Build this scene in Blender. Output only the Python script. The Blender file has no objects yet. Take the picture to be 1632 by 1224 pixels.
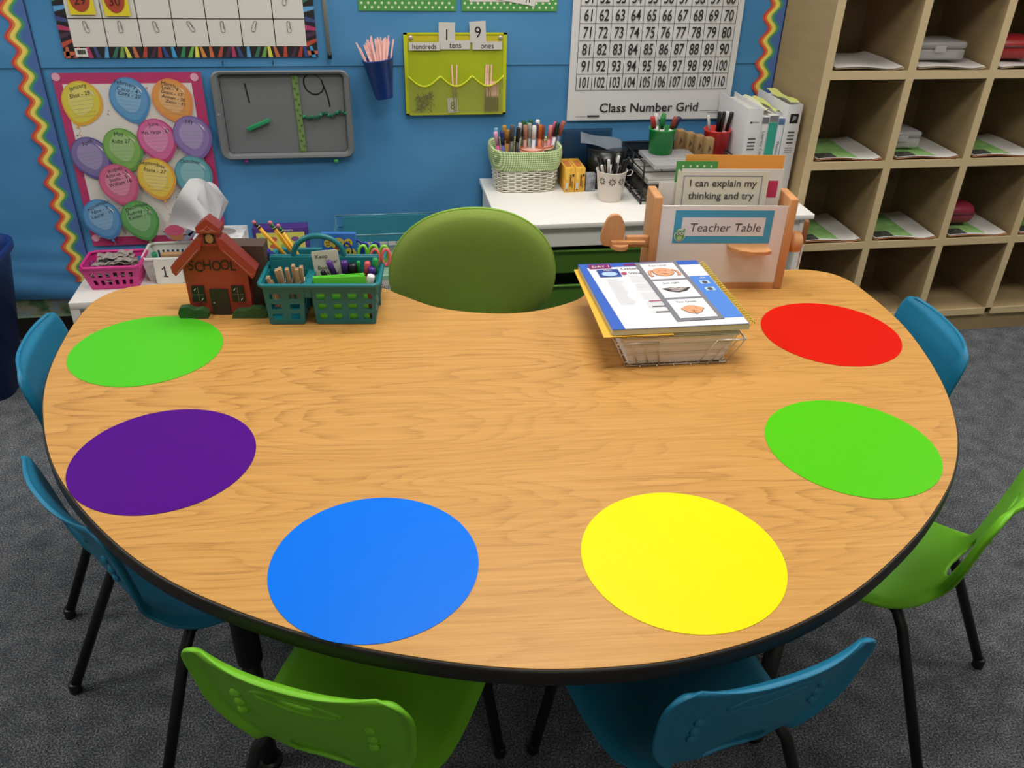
import bpy, bmesh, math, random
from mathutils import Vector, Matrix, Quaternion
random.seed(7)
PI = math.pi
SC = bpy.context.scene
COL = SC.collection

# ------------------------------------------------------------ colours and materials
def lin(h):
    h = h.lstrip('#')
    r = [int(h[i:i+2], 16)/255 for i in (0, 2, 4)]
    return tuple((c/12.92 if c <= .04045 else ((c+.055)/1.055)**2.4) for c in r) + (1.0,)
MATS = {}
def M(name, hexc='#ffffff', rough=.5, metal=0., bump=0., bscale=200., var=0., vscale=8., alpha=1., coat=0., stretch=None, emit=0.):
    if name in MATS: return MATS[name]
    m = bpy.data.materials.new(name); m.use_nodes = True
    nt = m.node_tree; b = nt.nodes['Principled BSDF']
    c = lin(hexc)
    b.inputs['Base Color'].default_value = c
    b.inputs['Roughness'].default_value = rough
    b.inputs['Metallic'].default_value = metal
    if coat: b.inputs['Coat Weight'].default_value = coat; b.inputs['Coat Roughness'].default_value = .15
    if alpha < 1: b.inputs['Alpha'].default_value = alpha
    if bump or var:
        tc = nt.nodes.new('ShaderNodeTexCoord'); mp = nt.nodes.new('ShaderNodeMapping')
        nt.links.new(tc.outputs['Object'], mp.inputs[0])
        if stretch: mp.inputs['Scale'].default_value = stretch
    if bump:
        n = nt.nodes.new('ShaderNodeTexNoise'); n.inputs['Scale'].default_value = bscale; n.inputs['Detail'].default_value = 3
        nt.links.new(mp.outputs[0], n.inputs['Vector'])
        bp = nt.nodes.new('ShaderNodeBump'); bp.inputs['Strength'].default_value = bump; bp.inputs['Distance'].default_value = .002
        nt.links.new(n.outputs['Fac'], bp.inputs['Height']); nt.links.new(bp.outputs[0], b.inputs['Normal'])
    if var:
        n = nt.nodes.new('ShaderNodeTexNoise'); n.inputs['Scale'].default_value = vscale; n.inputs['Detail'].default_value = 4
        nt.links.new(mp.outputs[0], n.inputs['Vector'])
        r = nt.nodes.new('ShaderNodeValToRGB')
        r.color_ramp.elements[0].position = .3; r.color_ramp.elements[1].position = .7
        r.color_ramp.elements[0].color = tuple(x*(1-var) for x in c[:3])+(1,)
        r.color_ramp.elements[1].color = tuple(min(1, x*(1+var)) for x in c[:3])+(1,)
        nt.links.new(n.outputs['Fac'], r.inputs[0]); nt.links.new(r.outputs[0], b.inputs['Base Color'])
    MATS[name] = m
    return m

def ramp(nt, stops):
    r = nt.nodes.new('ShaderNodeValToRGB'); e = r.color_ramp.elements
    while len(e) < len(stops): e.new(.5)
    for k, (p, c) in enumerate(stops):
        e[k].position = p; e[k].color = lin(c) if isinstance(c, str) else (c, c, c, 1)
    return r

def oak_material():
    # flat-sawn oak laminate: thin broken contour lines of a stretched noise field over fine pore streaks
    m = bpy.data.materials.new('oak_laminate'); m.use_nodes = True; nt = m.node_tree; N = nt.nodes; L = nt.links
    b = N['Principled BSDF']; b.inputs['Roughness'].default_value = .38; b.inputs['Specular IOR Level'].default_value = .3
    tc = N.new('ShaderNodeTexCoord')
    def mapn(s, loc=(0, 0, 0)):
        q = N.new('ShaderNodeMapping'); q.inputs['Scale'].default_value = s; q.inputs['Location'].default_value = loc
        L.new(tc.outputs['Object'], q.inputs[0]); return q
    def noise(vec, sc, det, ro=.5):
        n = N.new('ShaderNodeTexNoise'); n.inputs['Scale'].default_value = sc; n.inputs['Detail'].default_value = det; n.inputs['Roughness'].default_value = ro
        L.new(vec.outputs[0], n.inputs['Vector']); return n
    def mth(op, a, b_=None, c=None):
        k = N.new('ShaderNodeMath'); k.operation = op
        for i, v in enumerate((a, b_, c)):
            if v is None: continue
            if hasattr(v, 'links') or hasattr(v, 'is_linked'): L.new(v, k.inputs[i])
            else: k.inputs[i].default_value = v
        return k.outputs[0]
    n1 = noise(mapn((.85, 5.2, 1), (3.1, 1.7, 0)), 1., 3., .42)          # broad growth field
    nj = noise(mapn((14, 90, 1)), 1., 2.)                                # jagged line breakup
    field = mth('MULTIPLY_ADD', n1.outputs['Fac'], 31.0, mth('MULTIPLY', nj.outputs['Fac'], .45))
    fr = mth('FRACT', field)
    rr = ramp(nt, [(0, 0.0), (.55, .05), (.84, .7), (.93, 1.0), (1, 0.0)]); L.new(fr, rr.inputs[0])
    pore = noise(mapn((9, 480, 1)), 1., 3.); r2 = ramp(nt, [(.40, 0.0), (.60, 1.0)]); L.new(pore.outputs['Fac'], r2.inputs[0])
    msk = noise(mapn((.8, 3.2, 1), (7, 2, 0)), 1., 2.); r3 = ramp(nt, [(.40, .3), (.65, 1.0)]); L.new(msk.outputs['Fac'], r3.inputs[0])
    st = noise(mapn((1.6, 150, 1)), 1., 2.)
    lines = mth('MULTIPLY', mth('MULTIPLY', rr.outputs[0], r3.outputs[0]), mth('MULTIPLY_ADD', r2.outputs[0], .55, .45))
    v = mth('MULTIPLY_ADD', lines, .46, mth('MULTIPLY_ADD', r2.outputs[0], .15, mth('MULTIPLY', st.outputs['Fac'], .42)))
    cr = ramp(nt, [(.12, '#d09d58'), (.36, '#c4904b'), (.66, '#ad7d41'), (1, '#8e6434')]); L.new(v, cr.inputs[0])
    L.new(cr.outputs[0], b.inputs['Base Color'])
    return m

def carpet_material():
    m = bpy.data.materials.new('charcoal_carpet'); m.use_nodes = True; nt = m.node_tree; N = nt.nodes; L = nt.links
    b = N['Principled BSDF']; b.inputs['Roughness'].default_value = 1
    tc = N.new('ShaderNodeTexCoord')
    n = N.new('ShaderNodeTexNoise'); n.inputs['Scale'].default_value = 260; n.inputs['Detail'].default_value = 4; L.new(tc.outputs['Object'], n.inputs['Vector'])
    n2 = N.new('ShaderNodeTexNoise'); n2.inputs['Scale'].default_value = 18; n2.inputs['Detail'].default_value = 3; L.new(tc.outputs['Object'], n2.inputs['Vector'])
    ad = N.new('ShaderNodeMath'); ad.operation = 'MULTIPLY_ADD'; ad.inputs[1].default_value = .25; L.new(n2.outputs['Fac'], ad.inputs[0]); L.new(n.outputs['Fac'], ad.inputs[2])
    cr = ramp(nt, [(.46, '#2c2f35'), (.62, '#53575d'), (.8, '#8f9194')]); L.new(ad.outputs[0], cr.inputs[0]); L.new(cr.outputs[0], b.inputs['Base Color'])
    bp = N.new('ShaderNodeBump'); bp.inputs['Strength'].default_value = 1; bp.inputs['Distance'].default_value = .006
    L.new(n.outputs['Fac'], bp.inputs['Height']); L.new(bp.outputs[0], b.inputs['Normal'])
    return m

def paper_material():
    # blue bulletin-board paper with soft creases
    m = bpy.data.materials.new('blue_board_paper'); m.use_nodes = True; nt = m.node_tree; N = nt.nodes; L = nt.links
    b = N['Principled BSDF']; b.inputs['Roughness'].default_value = .62
    tc = N.new('ShaderNodeTexCoord'); mp = N.new('ShaderNodeMapping'); mp.inputs['Scale'].default_value = (1, 1, 2.0); L.new(tc.outputs['Object'], mp.inputs[0])
    n = N.new('ShaderNodeTexNoise'); n.inputs['Scale'].default_value = 1.6; n.inputs['Detail'].default_value = 4; n.inputs['Distortion'].default_value = .3; L.new(mp.outputs[0], n.inputs['Vector'])
    cr = ramp(nt, [(.3, '#3a7eb3'), (.7, '#4f90c2')]); L.new(n.outputs['Fac'], cr.inputs[0]); L.new(cr.outputs[0], b.inputs['Base Color'])
    bp = N.new('ShaderNodeBump'); bp.inputs['Strength'].default_value = .3; bp.inputs['Distance'].default_value = .02
    L.new(n.outputs['Fac'], bp.inputs['Height']); L.new(bp.outputs[0], b.inputs['Normal'])
    return m

def gingham_material():
    m = bpy.data.materials.new('green_gingham'); m.use_nodes = True; nt = m.node_tree; N = nt.nodes; L = nt.links
    b = N['Principled BSDF']; b.inputs['Roughness'].default_value = .9
    tc = N.new('ShaderNodeTexCoord'); sp = N.new('ShaderNodeSeparateXYZ'); L.new(tc.outputs['Object'], sp.inputs[0])
    def sq(out):
        a = N.new('ShaderNodeMath'); a.operation = 'MULTIPLY'; a.inputs[1].default_value = 1/.0075; L.new(out, a.inputs[0])
        f = N.new('ShaderNodeMath'); f.operation = 'FRACT'; L.new(a.outputs[0], f.inputs[0])
        g = N.new('ShaderNodeMath'); g.operation = 'GREATER_THAN'; g.inputs[1].default_value = .5; L.new(f.outputs[0], g.inputs[0]); return g
    xy = N.new('ShaderNodeMath'); xy.operation = 'ADD'; L.new(sp.outputs['X'], xy.inputs[0]); L.new(sp.outputs['Y'], xy.inputs[1])
    g1 = sq(xy.outputs[0]); g2 = sq(sp.outputs['Z'])
    s = N.new('ShaderNodeMath'); s.operation = 'ADD'; L.new(g1.outputs[0], s.inputs[0]); L.new(g2.outputs[0], s.inputs[1])
    h = N.new('ShaderNodeMath'); h.operation = 'MULTIPLY'; h.inputs[1].default_value = .5; L.new(s.outputs[0], h.inputs[0])
    cr = ramp(nt, [(0, '#e2e8bc'), (.5, '#a9bf86'), (1, '#6a8a54')]); L.new(h.outputs[0], cr.inputs[0]); L.new(cr.outputs[0], b.inputs['Base Color'])
    return m

def patch_material(name, cols, scale, rough=.7):
    # irregular coloured patches (printed pictures seen from afar)
    m = bpy.data.materials.new(name); m.use_nodes = True; nt = m.node_tree; N = nt.nodes; L = nt.links
    b = N['Principled BSDF']; b.inputs['Roughness'].default_value = rough
    tc = N.new('ShaderNodeTexCoord')
    n = N.new('ShaderNodeTexNoise'); n.inputs['Scale'].default_value = scale; n.inputs['Detail'].default_value = 4; L.new(tc.outputs['Object'], n.inputs['Vector'])
    k = len(cols); cr = ramp(nt, [(.3+.4*i/(k-1), c) for i, c in enumerate(cols)]); L.new(n.outputs['Fac'], cr.inputs[0]); L.new(cr.outputs[0], b.inputs['Base Color'])
    MATS[name] = m
    return m

# ------------------------------------------------------------ text outlines
_tc = {}
def glyphs(s, bold=0.):
    if (s, bold) in _tc: return _tc[(s, bold)]
    cu = bpy.data.curves.new('t', 'FONT'); cu.body = s; cu.size = 1; cu.resolution_u = 3; cu.offset = bold
    ob = bpy.data.objects.new('t', cu)
    me = ob.to_mesh()
    v = [(p.co.x, p.co.y) for p in me.vertices]; f = [tuple(q.vertices) for q in me.polygons]
    ob.to_mesh_clear(); bpy.data.objects.remove(ob); bpy.data.curves.remove(cu)
    _tc[(s, bold)] = (v, f); return v, f

# ------------------------------------------------------------ mesh builder
class MB:
    def __init__(s): s.v = []; s.f = []; s.mi = []; s.sm = []; s.mats = []; s.T = Matrix.Identity(4)
    def _m(s, mat):
        if mat not in s.mats: s.mats.append(mat)
        return s.mats.index(mat)
    def add(s, vs, fs, mat, smooth=False):
        o = len(s.v); T = s.T
        s.v += [tuple(T @ Vector(p)) for p in vs]; i = s._m(mat)
        for f in fs: s.f.append(tuple(o+k for k in f)); s.mi.append(i); s.sm.append(smooth)
        return s
    def box(s, c, d, mat, bev=0., seg=2, R=None):
        x, y, z = [q/2 for q in d]
        if bev <= 0:
            vs = [(a*x, b*y, e*z) for a in (-1, 1) for b in (-1, 1) for e in (-1, 1)]
            fs = [(0, 1, 3, 2), (4, 6, 7, 5), (0, 4, 5, 1), (2, 3, 7, 6), (0, 2, 6, 4), (1, 5, 7, 3)]
        else:
            bm = bmesh.new(); bmesh.ops.create_cube(bm, size=1)
            for v in bm.verts: v.co = Vector((v.co.x*2*x, v.co.y*2*y, v.co.z*2*z))
            bmesh.ops.bevel(bm, geom=bm.edges[:], offset=min(bev, x, y, z)*.999, segments=seg, affect='EDGES', profile=.5)
            bm.verts.index_update()
            vs = [tuple(v.co) for v in bm.verts]; fs = [tuple(v.index for v in f.verts) for f in bm.faces]; bm.free()
        if R is not None: vs = [tuple(R @ Vector(p)) for p in vs]
        vs = [(p[0]+c[0], p[1]+c[1], p[2]+c[2]) for p in vs]
        return s.add(vs, fs, mat, bev > 0)
    def bb(s, lo, hi, mat, bev=0.):   # box from corners
        return s.box([(a+b)/2 for a, b in zip(lo, hi)], [b-a for a, b in zip(lo, hi)], mat, bev)
    def tube(s, pts, r, mat, n=10, closed=False, caps=True):
        P = [Vector(p) for p in pts]; k = len(P); rr = r if isinstance(r, (list, tuple)) else [r]*k
        vs = []; fs = []; nrm = None
        for i in range(k):
            a = P[i-1] if (i > 0 or closed) else P[i]; b = P[(i+1) % k] if (i < k-1 or closed) else P[i]
            t = (b-a); t = t.normalized() if t.length > 1e-9 else Vector((0, 0, 1))
            if nrm is None: nrm = t.orthogonal().normalized()
            nrm = (nrm - t*nrm.dot(t)); nrm = nrm.normalized() if nrm.length > 1e-6 else t.orthogonal().normalized()
            bn = t.cross(nrm)
            for j in range(n):
                an = 2*PI*j/n; vs.append(tuple(P[i]+(nrm*math.cos(an)+bn*math.sin(an))*rr[i]))
        for i in range(k if closed else k-1):
            for j in range(n):
                a = i*n+j; b = i*n+(j+1) % n; c = ((i+1) % k)*n+(j+1) % n; d = ((i+1) % k)*n+j
                fs.append((a, b, c, d))
        if caps and not closed: fs += [tuple(range(n))[::-1], tuple(range((k-1)*n, k*n))]
        return s.add(vs, fs, mat, True)
    def cyl(s, p0, p1, r, mat, n=16, r1=None): return s.tube([p0, p1], [r, r if r1 is None else r1], mat, n)
    def lathe(s, prof, mat, n=32, c=(0, 0, 0), sx=1, sy=1):
        vs = []; fs = []; k = len(prof)
        for r, z in prof:
            for j in range(n):
                a = 2*PI*j/n; vs.append((c[0]+sx*r*math.cos(a), c[1]+sy*r*math.sin(a), c[2]+z))
        for i in range(k-1):
            for j in range(n): fs.append((i*n+j, i*n+(j+1) % n, (i+1)*n+(j+1) % n, (i+1)*n+j))
        if prof[0][0] > 1e-5: fs.append(tuple(range(n))[::-1])
        if prof[-1][0] > 1e-5: fs.append(tuple(range((k-1)*n, k*n)))
        return s.add(vs, fs, mat, True)
    def poly(s, pts, mat, z=0.): return s.add([(p[0], p[1], z) for p in pts], [tuple(range(len(pts)))], mat)
    def rect(s, x0, y0, x1, y1, mat, z=0.): return s.poly([(x0, y0), (x1, y0), (x1, y1), (x0, y1)], mat, z)
    def prism(s, pts, z0, z1, mat, side=None, smooth=False):
        n = len(pts); vs = [(p[0], p[1], z0) for p in pts]+[(p[0], p[1], z1) for p in pts]
        s.add(vs, [tuple(range(n))[::-1], tuple(range(n, 2*n))], mat)
        return s.add(vs, [(i, (i+1) % n, n+(i+1) % n, n+i) for i in range(n)], side or mat, smooth)
    def ell(s, cx, cy, rx, ry, mat, z=0., rot=0., n=28, a0=0, a1=2*PI):
        full = abs(a1-a0-2*PI) < 1e-6; k = n if full else n+1
        pts = []
        for j in range(k):
            a = a0+(a1-a0)*j/n; x, y = rx*math.cos(a), ry*math.sin(a)
            pts.append((cx+x*math.cos(rot)-y*math.sin(rot), cy+x*math.sin(rot)+y*math.cos(rot)))
        return s.poly(pts, mat, z)
    def line(s, pts, w, mat, z=0., closed=False):   # flat stroke in local xy
        P = [Vector(p[:2]) for p in pts]; k = len(P); vs = []; fs = []
        for i in range(k):
            a = P[i-1] if (i > 0 or closed) else P[i]; b = P[(i+1) % k] if (i < k-1 or closed) else P[i]
            t = (b-a).normalized(); nn = Vector((-t.y, t.x))*w/2
            vs += [(P[i].x+nn.x, P[i].y+nn.y, z), (P[i].x-nn.x, P[i].y-nn.y, z)]
        for i in range(k if closed else k-1):
            j = (i+1) % k; fs.append((2*i, 2*i+1, 2*j+1, 2*j))
        return s.add(vs, fs, mat)
    def text(s, t, x, y, h, mat, z=.0006, al='C', shear=0., sx=1., rot=0., arc=0., bold=0.):
        v, f = glyphs(t, bold)
        if not v: return s
        k = h/.72; x0 = min(p[0] for p in v); x1 = max(p[0] for p in v); w = (x1-x0)
        ox = x0+w/2 if al == 'C' else (x0 if al == 'L' else x1)
        out = []
        for px, py in v:
            qx = (px-ox)*k*sx+py*k*shear; qy = (py-.36)*k
            if arc: qy -= arc*qx*qx
            out.append((x+qx*math.cos(rot)-qy*math.sin(rot), y+qx*math.sin(rot)+qy*math.cos(rot), z))
        return s.add(out, f, mat)
    def grid(s, fn, nu, nv, mat, smooth=True, wrap=False):
        vs = [fn(i/nu, j/nv) for j in range(nv+1) for i in range(nu+1)]
        fs = [(j*(nu+1)+i, j*(nu+1)+i+1, (j+1)*(nu+1)+i+1, (j+1)*(nu+1)+i) for j in range(nv) for i in range(nu)]
        return s.add(vs, fs, mat, smooth)
    def build(s, name, parent=None, loc=None, rot=None, label=None):
        me = bpy.data.meshes.new(name); me.from_pydata(s.v, [], s.f); me.validate()
        for m in s.mats: me.materials.append(m)
        if len(me.polygons) == len(s.f):
            me.polygons.foreach_set('material_index', s.mi); me.polygons.foreach_set('use_smooth', s.sm)
        me.update()
        o = bpy.data.objects.new(name, me); COL.objects.link(o)
        if parent: o.parent = parent
        if loc: o.location = loc
        if rot: o.rotation_euler = rot
        if label: o['label'] = label
        if any(s.sm) and not all(s.sm): pass
        return o

def smooth_angle(o, deg=40):
    # split sharp edges so smooth faces keep crisp corners
    me = o.data; bm = bmesh.new(); bm.from_mesh(me)
    for e in bm.edges:
        if len(e.link_faces) == 2 and e.calc_face_angle(0) > math.radians(deg): e.smooth = False
    bm.to_mesh(me); bm.free(); return o

def tag(o, label, cat, group=None, kind=None):
    if label: o['label'] = label
    if cat: o['category'] = cat
    if group: o['group'] = group
    if kind: o['kind'] = kind
    return o
def struct(o): o['kind'] = 'structure'; return o
def thing(name, label, cat, loc=(0, 0, 0), rot=(0, 0, 0), group=None):
    o = bpy.data.objects.new(name, None); COL.objects.link(o); o.empty_display_size = .05
    o.location = loc; o.rotation_euler = rot
    return tag(o, label, cat, group)
def dup(root, label, loc=None, rot=None, group=None, mats=None):
    # copy of a thing with copies of its parts and sub-parts
    r = root.copy(); COL.objects.link(r)
    if loc is not None: r.location = loc
    if rot is not None: r.rotation_euler = rot
    r['label'] = label
    if group: r['group'] = group
    def rec(a, b):
        for ch in [o for o in COL.objects if o.parent == a]:
            c = ch.copy(); COL.objects.link(c); c.parent = b
            rec(ch, c)
    rec(root, r)
    return r
def aim(d):  # rotation taking +Z to direction d
    return Vector(d).to_track_quat('Z', 'Y').to_euler()
WALL = (PI/2, 0, 0)    # local x right, y up, z out of the back wall
WY = 3.045             # back wall plane
# ------------------------------------------------------------ common materials
white = M('white_melamine', '#e9e6e0', .45); paper = M('white_paper', '#dddad4', .8); paper2 = M('off_white_paper', '#cfccc6', .8)
black = M('black_print', '#151515', .7); dkgrey = M('dark_grey_print', '#444449', .7); grey = M('grey_print', '#8f8f94', .7)
darkplastic = M('black_plastic', '#101113', .4); steel = M('dark_powder_coated_steel', '#17181a', .45, .3)
chrome = M('silver_wire', '#d6d2cc', .35, .7)
teal_sh = M('teal_polypropylene', '#15799f', .5, bump=.35, bscale=420); green_sh = M('lime_polypropylene', '#74c022', .5, bump=.35, bscale=420)
oak = oak_material(); carpet = carpet_material(); blue_paper = paper_material()
maple = M('maple_laminate', '#9c8662', .6, var=.06, vscale=5, stretch=(1, 1, 6)); maple_edge = M('maple_edge', '#cdb88f', .6)
beech = M('beech_wood', '#c98f5c', .5, var=.1, vscale=10, stretch=(6, 6, 1))

# ------------------------------------------------------------ room shell
mb = MB(); mb.bb((-4, -2.5, -.05), (5, 3.2, 0), carpet); struct(mb.build('floor'))
wallm = M('cream_wall_paint', '#c9c2b2', .8, bump=.1, bscale=60)
mb = MB(); mb.bb((-4, 3.05, 0), (5, 3.2, 2.8), wallm); struct(mb.build('wall_back'))
mb = MB(); mb.bb((-4.1, -2.5, 0), (-4, 3.2, 2.8), wallm); struct(mb.build('wall_left'))
mb = MB(); mb.bb((5, -2.5, 0), (5.1, 3.2, 2.8), wallm); struct(mb.build('wall_right'))
mb = MB(); mb.bb((-4, -2.6, 0), (5, -2.5, 2.8), wallm); struct(mb.build('wall_front'))
mb = MB(); mb.bb((-4, -2.5, 2.8), (5, 3.05, 2.85), M('ceiling_tile', '#dedbd2', .9, bump=.2, bscale=80)); struct(mb.build('ceiling'))
mb = MB(); mb.bb((-4, 3.0468, 0), (5, 3.05, .087), M('black_rubber_base', '#16140f', .6)); struct(mb.build('baseboard_back'))

# blue paper sheets on the bulletin board, the upper lapping over the lower along a seam at z = .967
def sheet(name, label, x0, x1, z0, z1, y, ragged=0.):
    b = MB()
    def fn(u, v):
        x = x0+(x1-x0)*u; z = z0+(z1-z0)*v
        if ragged and v == 0: z += ragged*math.sin(x*17)*.6+ragged*math.sin(x*41)*.4
        wr = .0012*math.sin(x*9+z*4)*math.sin(z*13+x*2)
        lo = max(0, 1-(z-z0)/.25) if ragged else 0
        wr += lo*(.010*math.sin(z*38+x*5)+.004)
        return (x, y-abs(wr), z)
    b.grid(fn, 60, 60, blue_paper)
    return tag(b.build(name), label, 'paper')
sheet('bulletin_paper', 'blue bulletin board paper, lower sheet below the seam, wrinkled at its hem', -2.6, 1.487, .165, .975, 3.0445, .006)
sheet('bulletin_paper', 'blue bulletin board paper, upper sheet above the horizontal seam', -2.6, 1.487, .967, 2.3, 3.041)
# landscape strip along the foot of the board
land = patch_material('landscape_print', ['#31513a', '#4a6a4a', '#8a8a70', '#7d8f98', '#a99a92'], 16)
b = MB(); b.rect(-1.9, .095, -.98, .175, land); b.rect(-1.9, .088, -.98, .097, M('pale_green_print', '#8fae90', .8), .0006); b.rect(-1.9, .163, -.98, .178, M('sky_print', '#8aa4b8', .8), .0006)
tag(b.build('landscape_border', loc=(0, 3.046, 0), rot=WALL), 'printed landscape strip with green hills below the blue paper', 'border strip')

# scalloped rainbow trims
def rainbow(name, label, xr, z0, z1, ph):
    b = MB(); A = .0125; lam = .078
    def wave(z, off): return xr-.045+off+A*math.sin(2*PI*z/lam+ph)*(1 if off < .03 else .8)
    bands = [(-.026, -.017, '#c8463e'), (-.017, -.009, '#dd7a3a'), (-.009, .003, '#ecd86a'), (.003, .008, '#c9c65a'), (.008, .016, '#4f9a58'), (.016, .022, '#3f7f9a')]
    n = int((z1-z0)/.005)
    for k, (a, c, h) in enumerate(bands):
        mat = M('rainbow_band_'+h[1:], h, .75)
        vs = []; fs = []
        for i in range(n+1):
            z = z0+(z1-z0)*i/n; vs += [(wave(z, a), z, 0), (wave(z, c), z, 0)]
        for i in range(n): fs.append((2*i, 2*i+1, 2*i+3, 2*i+2))
        b.add(vs, fs, mat)
    vs = []; fs = []
    for i in range(n+1):
        z = z0+(z1-z0)*i/n; vs += [(wave(z, .022), z, 0), (xr-.004, z, 0)]
    for i in range(n): fs.append((2*i, 2*i+1, 2*i+3, 2*i+2))
    b.add(vs, fs, M('violet_blue_print', '#4a6aa8', .75))
    b.rect(xr-.004, z0, xr, z1, M('navy_edge', '#22305c', .7))
    return tag(b.build(name, loc=(0, 3.038, 0), rot=WALL), label, 'border trim')
rainbow('border_trim', 'scalloped rainbow border strip running down the left side of the blue board', -1.012, .226, 2.3, 1.)
rainbow('border_trim', 'scalloped rainbow border strip beside the wooden cubby shelf', 1.489, .62, 2.3, 2.2)

# ------------------------------------------------------------ cubby shelf
t = thing('cubby_shelf', 'tall light wooden cubby shelf with square open compartments', 'cubby shelf', (1.489, 2.69, 0))
CW, D = .3, .345
ncol, nrow = 5, 6
W = ncol*CW+.027
b = MB(); b.bb((0, .003, 0), (.027, D, 1.93), maple); b.bb((0, 0, 0), (.027, .003, 1.93), maple_edge); b.build('side_panel', t)
b = MB(); b.bb((W-.027, .003, 0), (W, D, 1.93), maple); b.bb((W-.027, 0, 0), (W, .003, 1.93), maple_edge); b.build('side_panel', t)
for i in range(1, ncol):
    b = MB(); x = i*CW; b.bb((x, .003, .10), (x+.027, D-.01, 1.93), maple); b.bb((x, 0, .10), (x+.027, .003, 1.93), maple_edge); b.build('divider', t)
for r in range(nrow+1):
    z = .10+.302*r
    if r == nrow: continue
    for i in range(ncol):
        b = MB(); b.bb((i*CW+.027, .004, z-.027), (i*CW+CW, D-.01, z), maple); b.bb((i*CW+.027, .0005, z-.027), (i*CW+CW, .004, z), maple_edge); b.build('shelf', t)
b = MB(); b.bb((.0, 0, 1.93), (W, D, 1.955), maple_edge); b.build('top_panel', t)
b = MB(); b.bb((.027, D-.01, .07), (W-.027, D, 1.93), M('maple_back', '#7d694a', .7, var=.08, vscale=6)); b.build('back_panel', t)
b = MB(); b.bb((.027, .012, 0), (W-.027, .03, .073), maple); b.build('plinth', t)
tagm = M('grey_name_tag', '#9a958d', .7)
for r in range(1, 5):
    b = MB(); z = .10+.302*r+.21; b.bb((.027, .03, z), (.0285, .06, z+.05), tagm); b.build('name_tag', t, label='small grey name tag inside the first compartment')

green_pr = patch_material('green_worksheet_print', ['#6f9a55', '#86b568', '#9cc47c'], 20)
orange_pr = M('orange_print', '#b8794f', .7)
def sheet_pack(base, label, green=True, rot=0.):
    b = MB()
    w, d = .235, .26
    def fn(u, v):   # a slightly curling stack of sheets
        x = -w/2+w*u; y = d*v
        return (x, y, .004+.008*max(0, u-.75)**2*16+.004*math.sin(u*5+v*3)*(1-v))
    def fl(u, v): p = fn(u, v); return (p[0]*1.03, p[1]-.004, p[2]-.0035)
    if green:
        b.grid(fl, 12, 8, orange_pr)
        b.grid(fn, 12, 8, paper2)
        b.grid(lambda u, v: (lambda p: (p[0], p[1], p[2]+.001))(fn(.02+.66*u, .06+.9*v)), 12, 8, green_pr)
        b.grid(lambda u, v: (lambda p: (p[0], p[1], p[2]+.002))(fn(.02+.3*u, .02+.2*v)), 6, 4, patch_material('dark_photo_print', ['#23241f', '#34352e', '#55584c'], 60) if 'dark_photo_print' not in MATS else MATS['dark_photo_print'])
    else:
        b.grid(fl, 12, 8, M('tan_sheet', '#b3a180', .8)); b.grid(fn, 12, 8, M('cubby_white_paper', '#c4bfba', .8))
    return tag(b.build('paper_stack', loc=(base[0], base[1], base[2]+.004), rot=(0, 0, rot)), label, 'papers', 'papers lying in the cubbies')
def cell(i, r, dx=.165, dy=.008): return (1.489+i*CW+dx, 2.69+dy, .1+.302*r+.0005)
nth = ['first', 'second', 'third', 'fourth', 'fifth']
rowname = {3: 'upper visible row', 2: 'middle row', 1: 'row above the bottom'}
for r, cols in ((3, (0, 1, 2)), (2, (0, 1, 2, 3)), (1, (0, 1, 2, 3))):
    for i in cols:
        g = r != 3
        sheet_pack(cell(i, r), ('green and white worksheets' if g else ('white paper sheets' if i < 2 else 'tan paper sheets'))+' in the %s cubby of the %s' % (nth[i], rowname[r]), g, random.uniform(-.04, .04))
clear = M('clear_plastic', '#d9d6d8', .15, alpha=.42)
clear_in = M('grey_contents', '#8d888c', .8)
def case(loc, label, w, d, h, rot=0.):
    t = thing('pencil_case', label, 'case', loc, (0, 0, rot), 'clear pencil cases in the cubbies')
    b = MB(); b.box((0, d/2, h*.3), (w, d, h*.6), clear, .008); b.build('base', t)
    b = MB(); b.box((0, d/2, h*.8), (w*1.03, d*1.03, h*.4), clear, .01); b.build('lid', t)
    b = MB(); b.box((0, -.004, h*.62), (.04, .006, h*.35), clear, .002); b.build('latch', t)
    b = MB(); b.box((0, d/2, h*.25), (w*.85, d*.85, h*.4), clear_in, .004); b.build('contents', t)
p = cell(1, 3, .15, .08); case((p[0], p[1], p[2]+.0165), 'clear plastic pencil case on paper in the second cubby of the upper visible row', .20, .13, .06)
p = cell(1, 2, .10, .085); case((p[0], p[1], p[2]+.0165), 'smaller clear plastic pencil case on green sheets in the middle cubby row', .15, .11, .06)
redp = M('red_vinyl', '#a8262c', .35, bump=.2, bscale=40); pinkp = M('magenta_vinyl', '#8e2440', .35, bump=.2, bscale=40)
def pouch(loc, label, mat, w, h):
    t = thing('pencil_pouch', label, 'pouch', loc)
    b = MB(); b.box((0, .06, h/2), (w, .12, h), mat, h*.45, 4); b.build('body', t)
    b = MB(); b.tube([(-w*.42, -.001, h*.6), (0, -.003, h*.62), (w*.42, -.001, h*.6)], .003, M('zip_grey', '#6d3a40', .5)); b.build('zip', t)
p = cell(2, 3, .13, .07); pouch((p[0], p[1], p[2]+.0165), 'red pencil pouch on paper in the third cubby of the upper visible row', redp, .2, .075)
p = cell(2, 1, .115, .08); pouch((p[0], p[1], p[2]+.0165), 'dark magenta pencil pouch on green sheets in the third cubby', pinkp, .17, .08)
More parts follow.
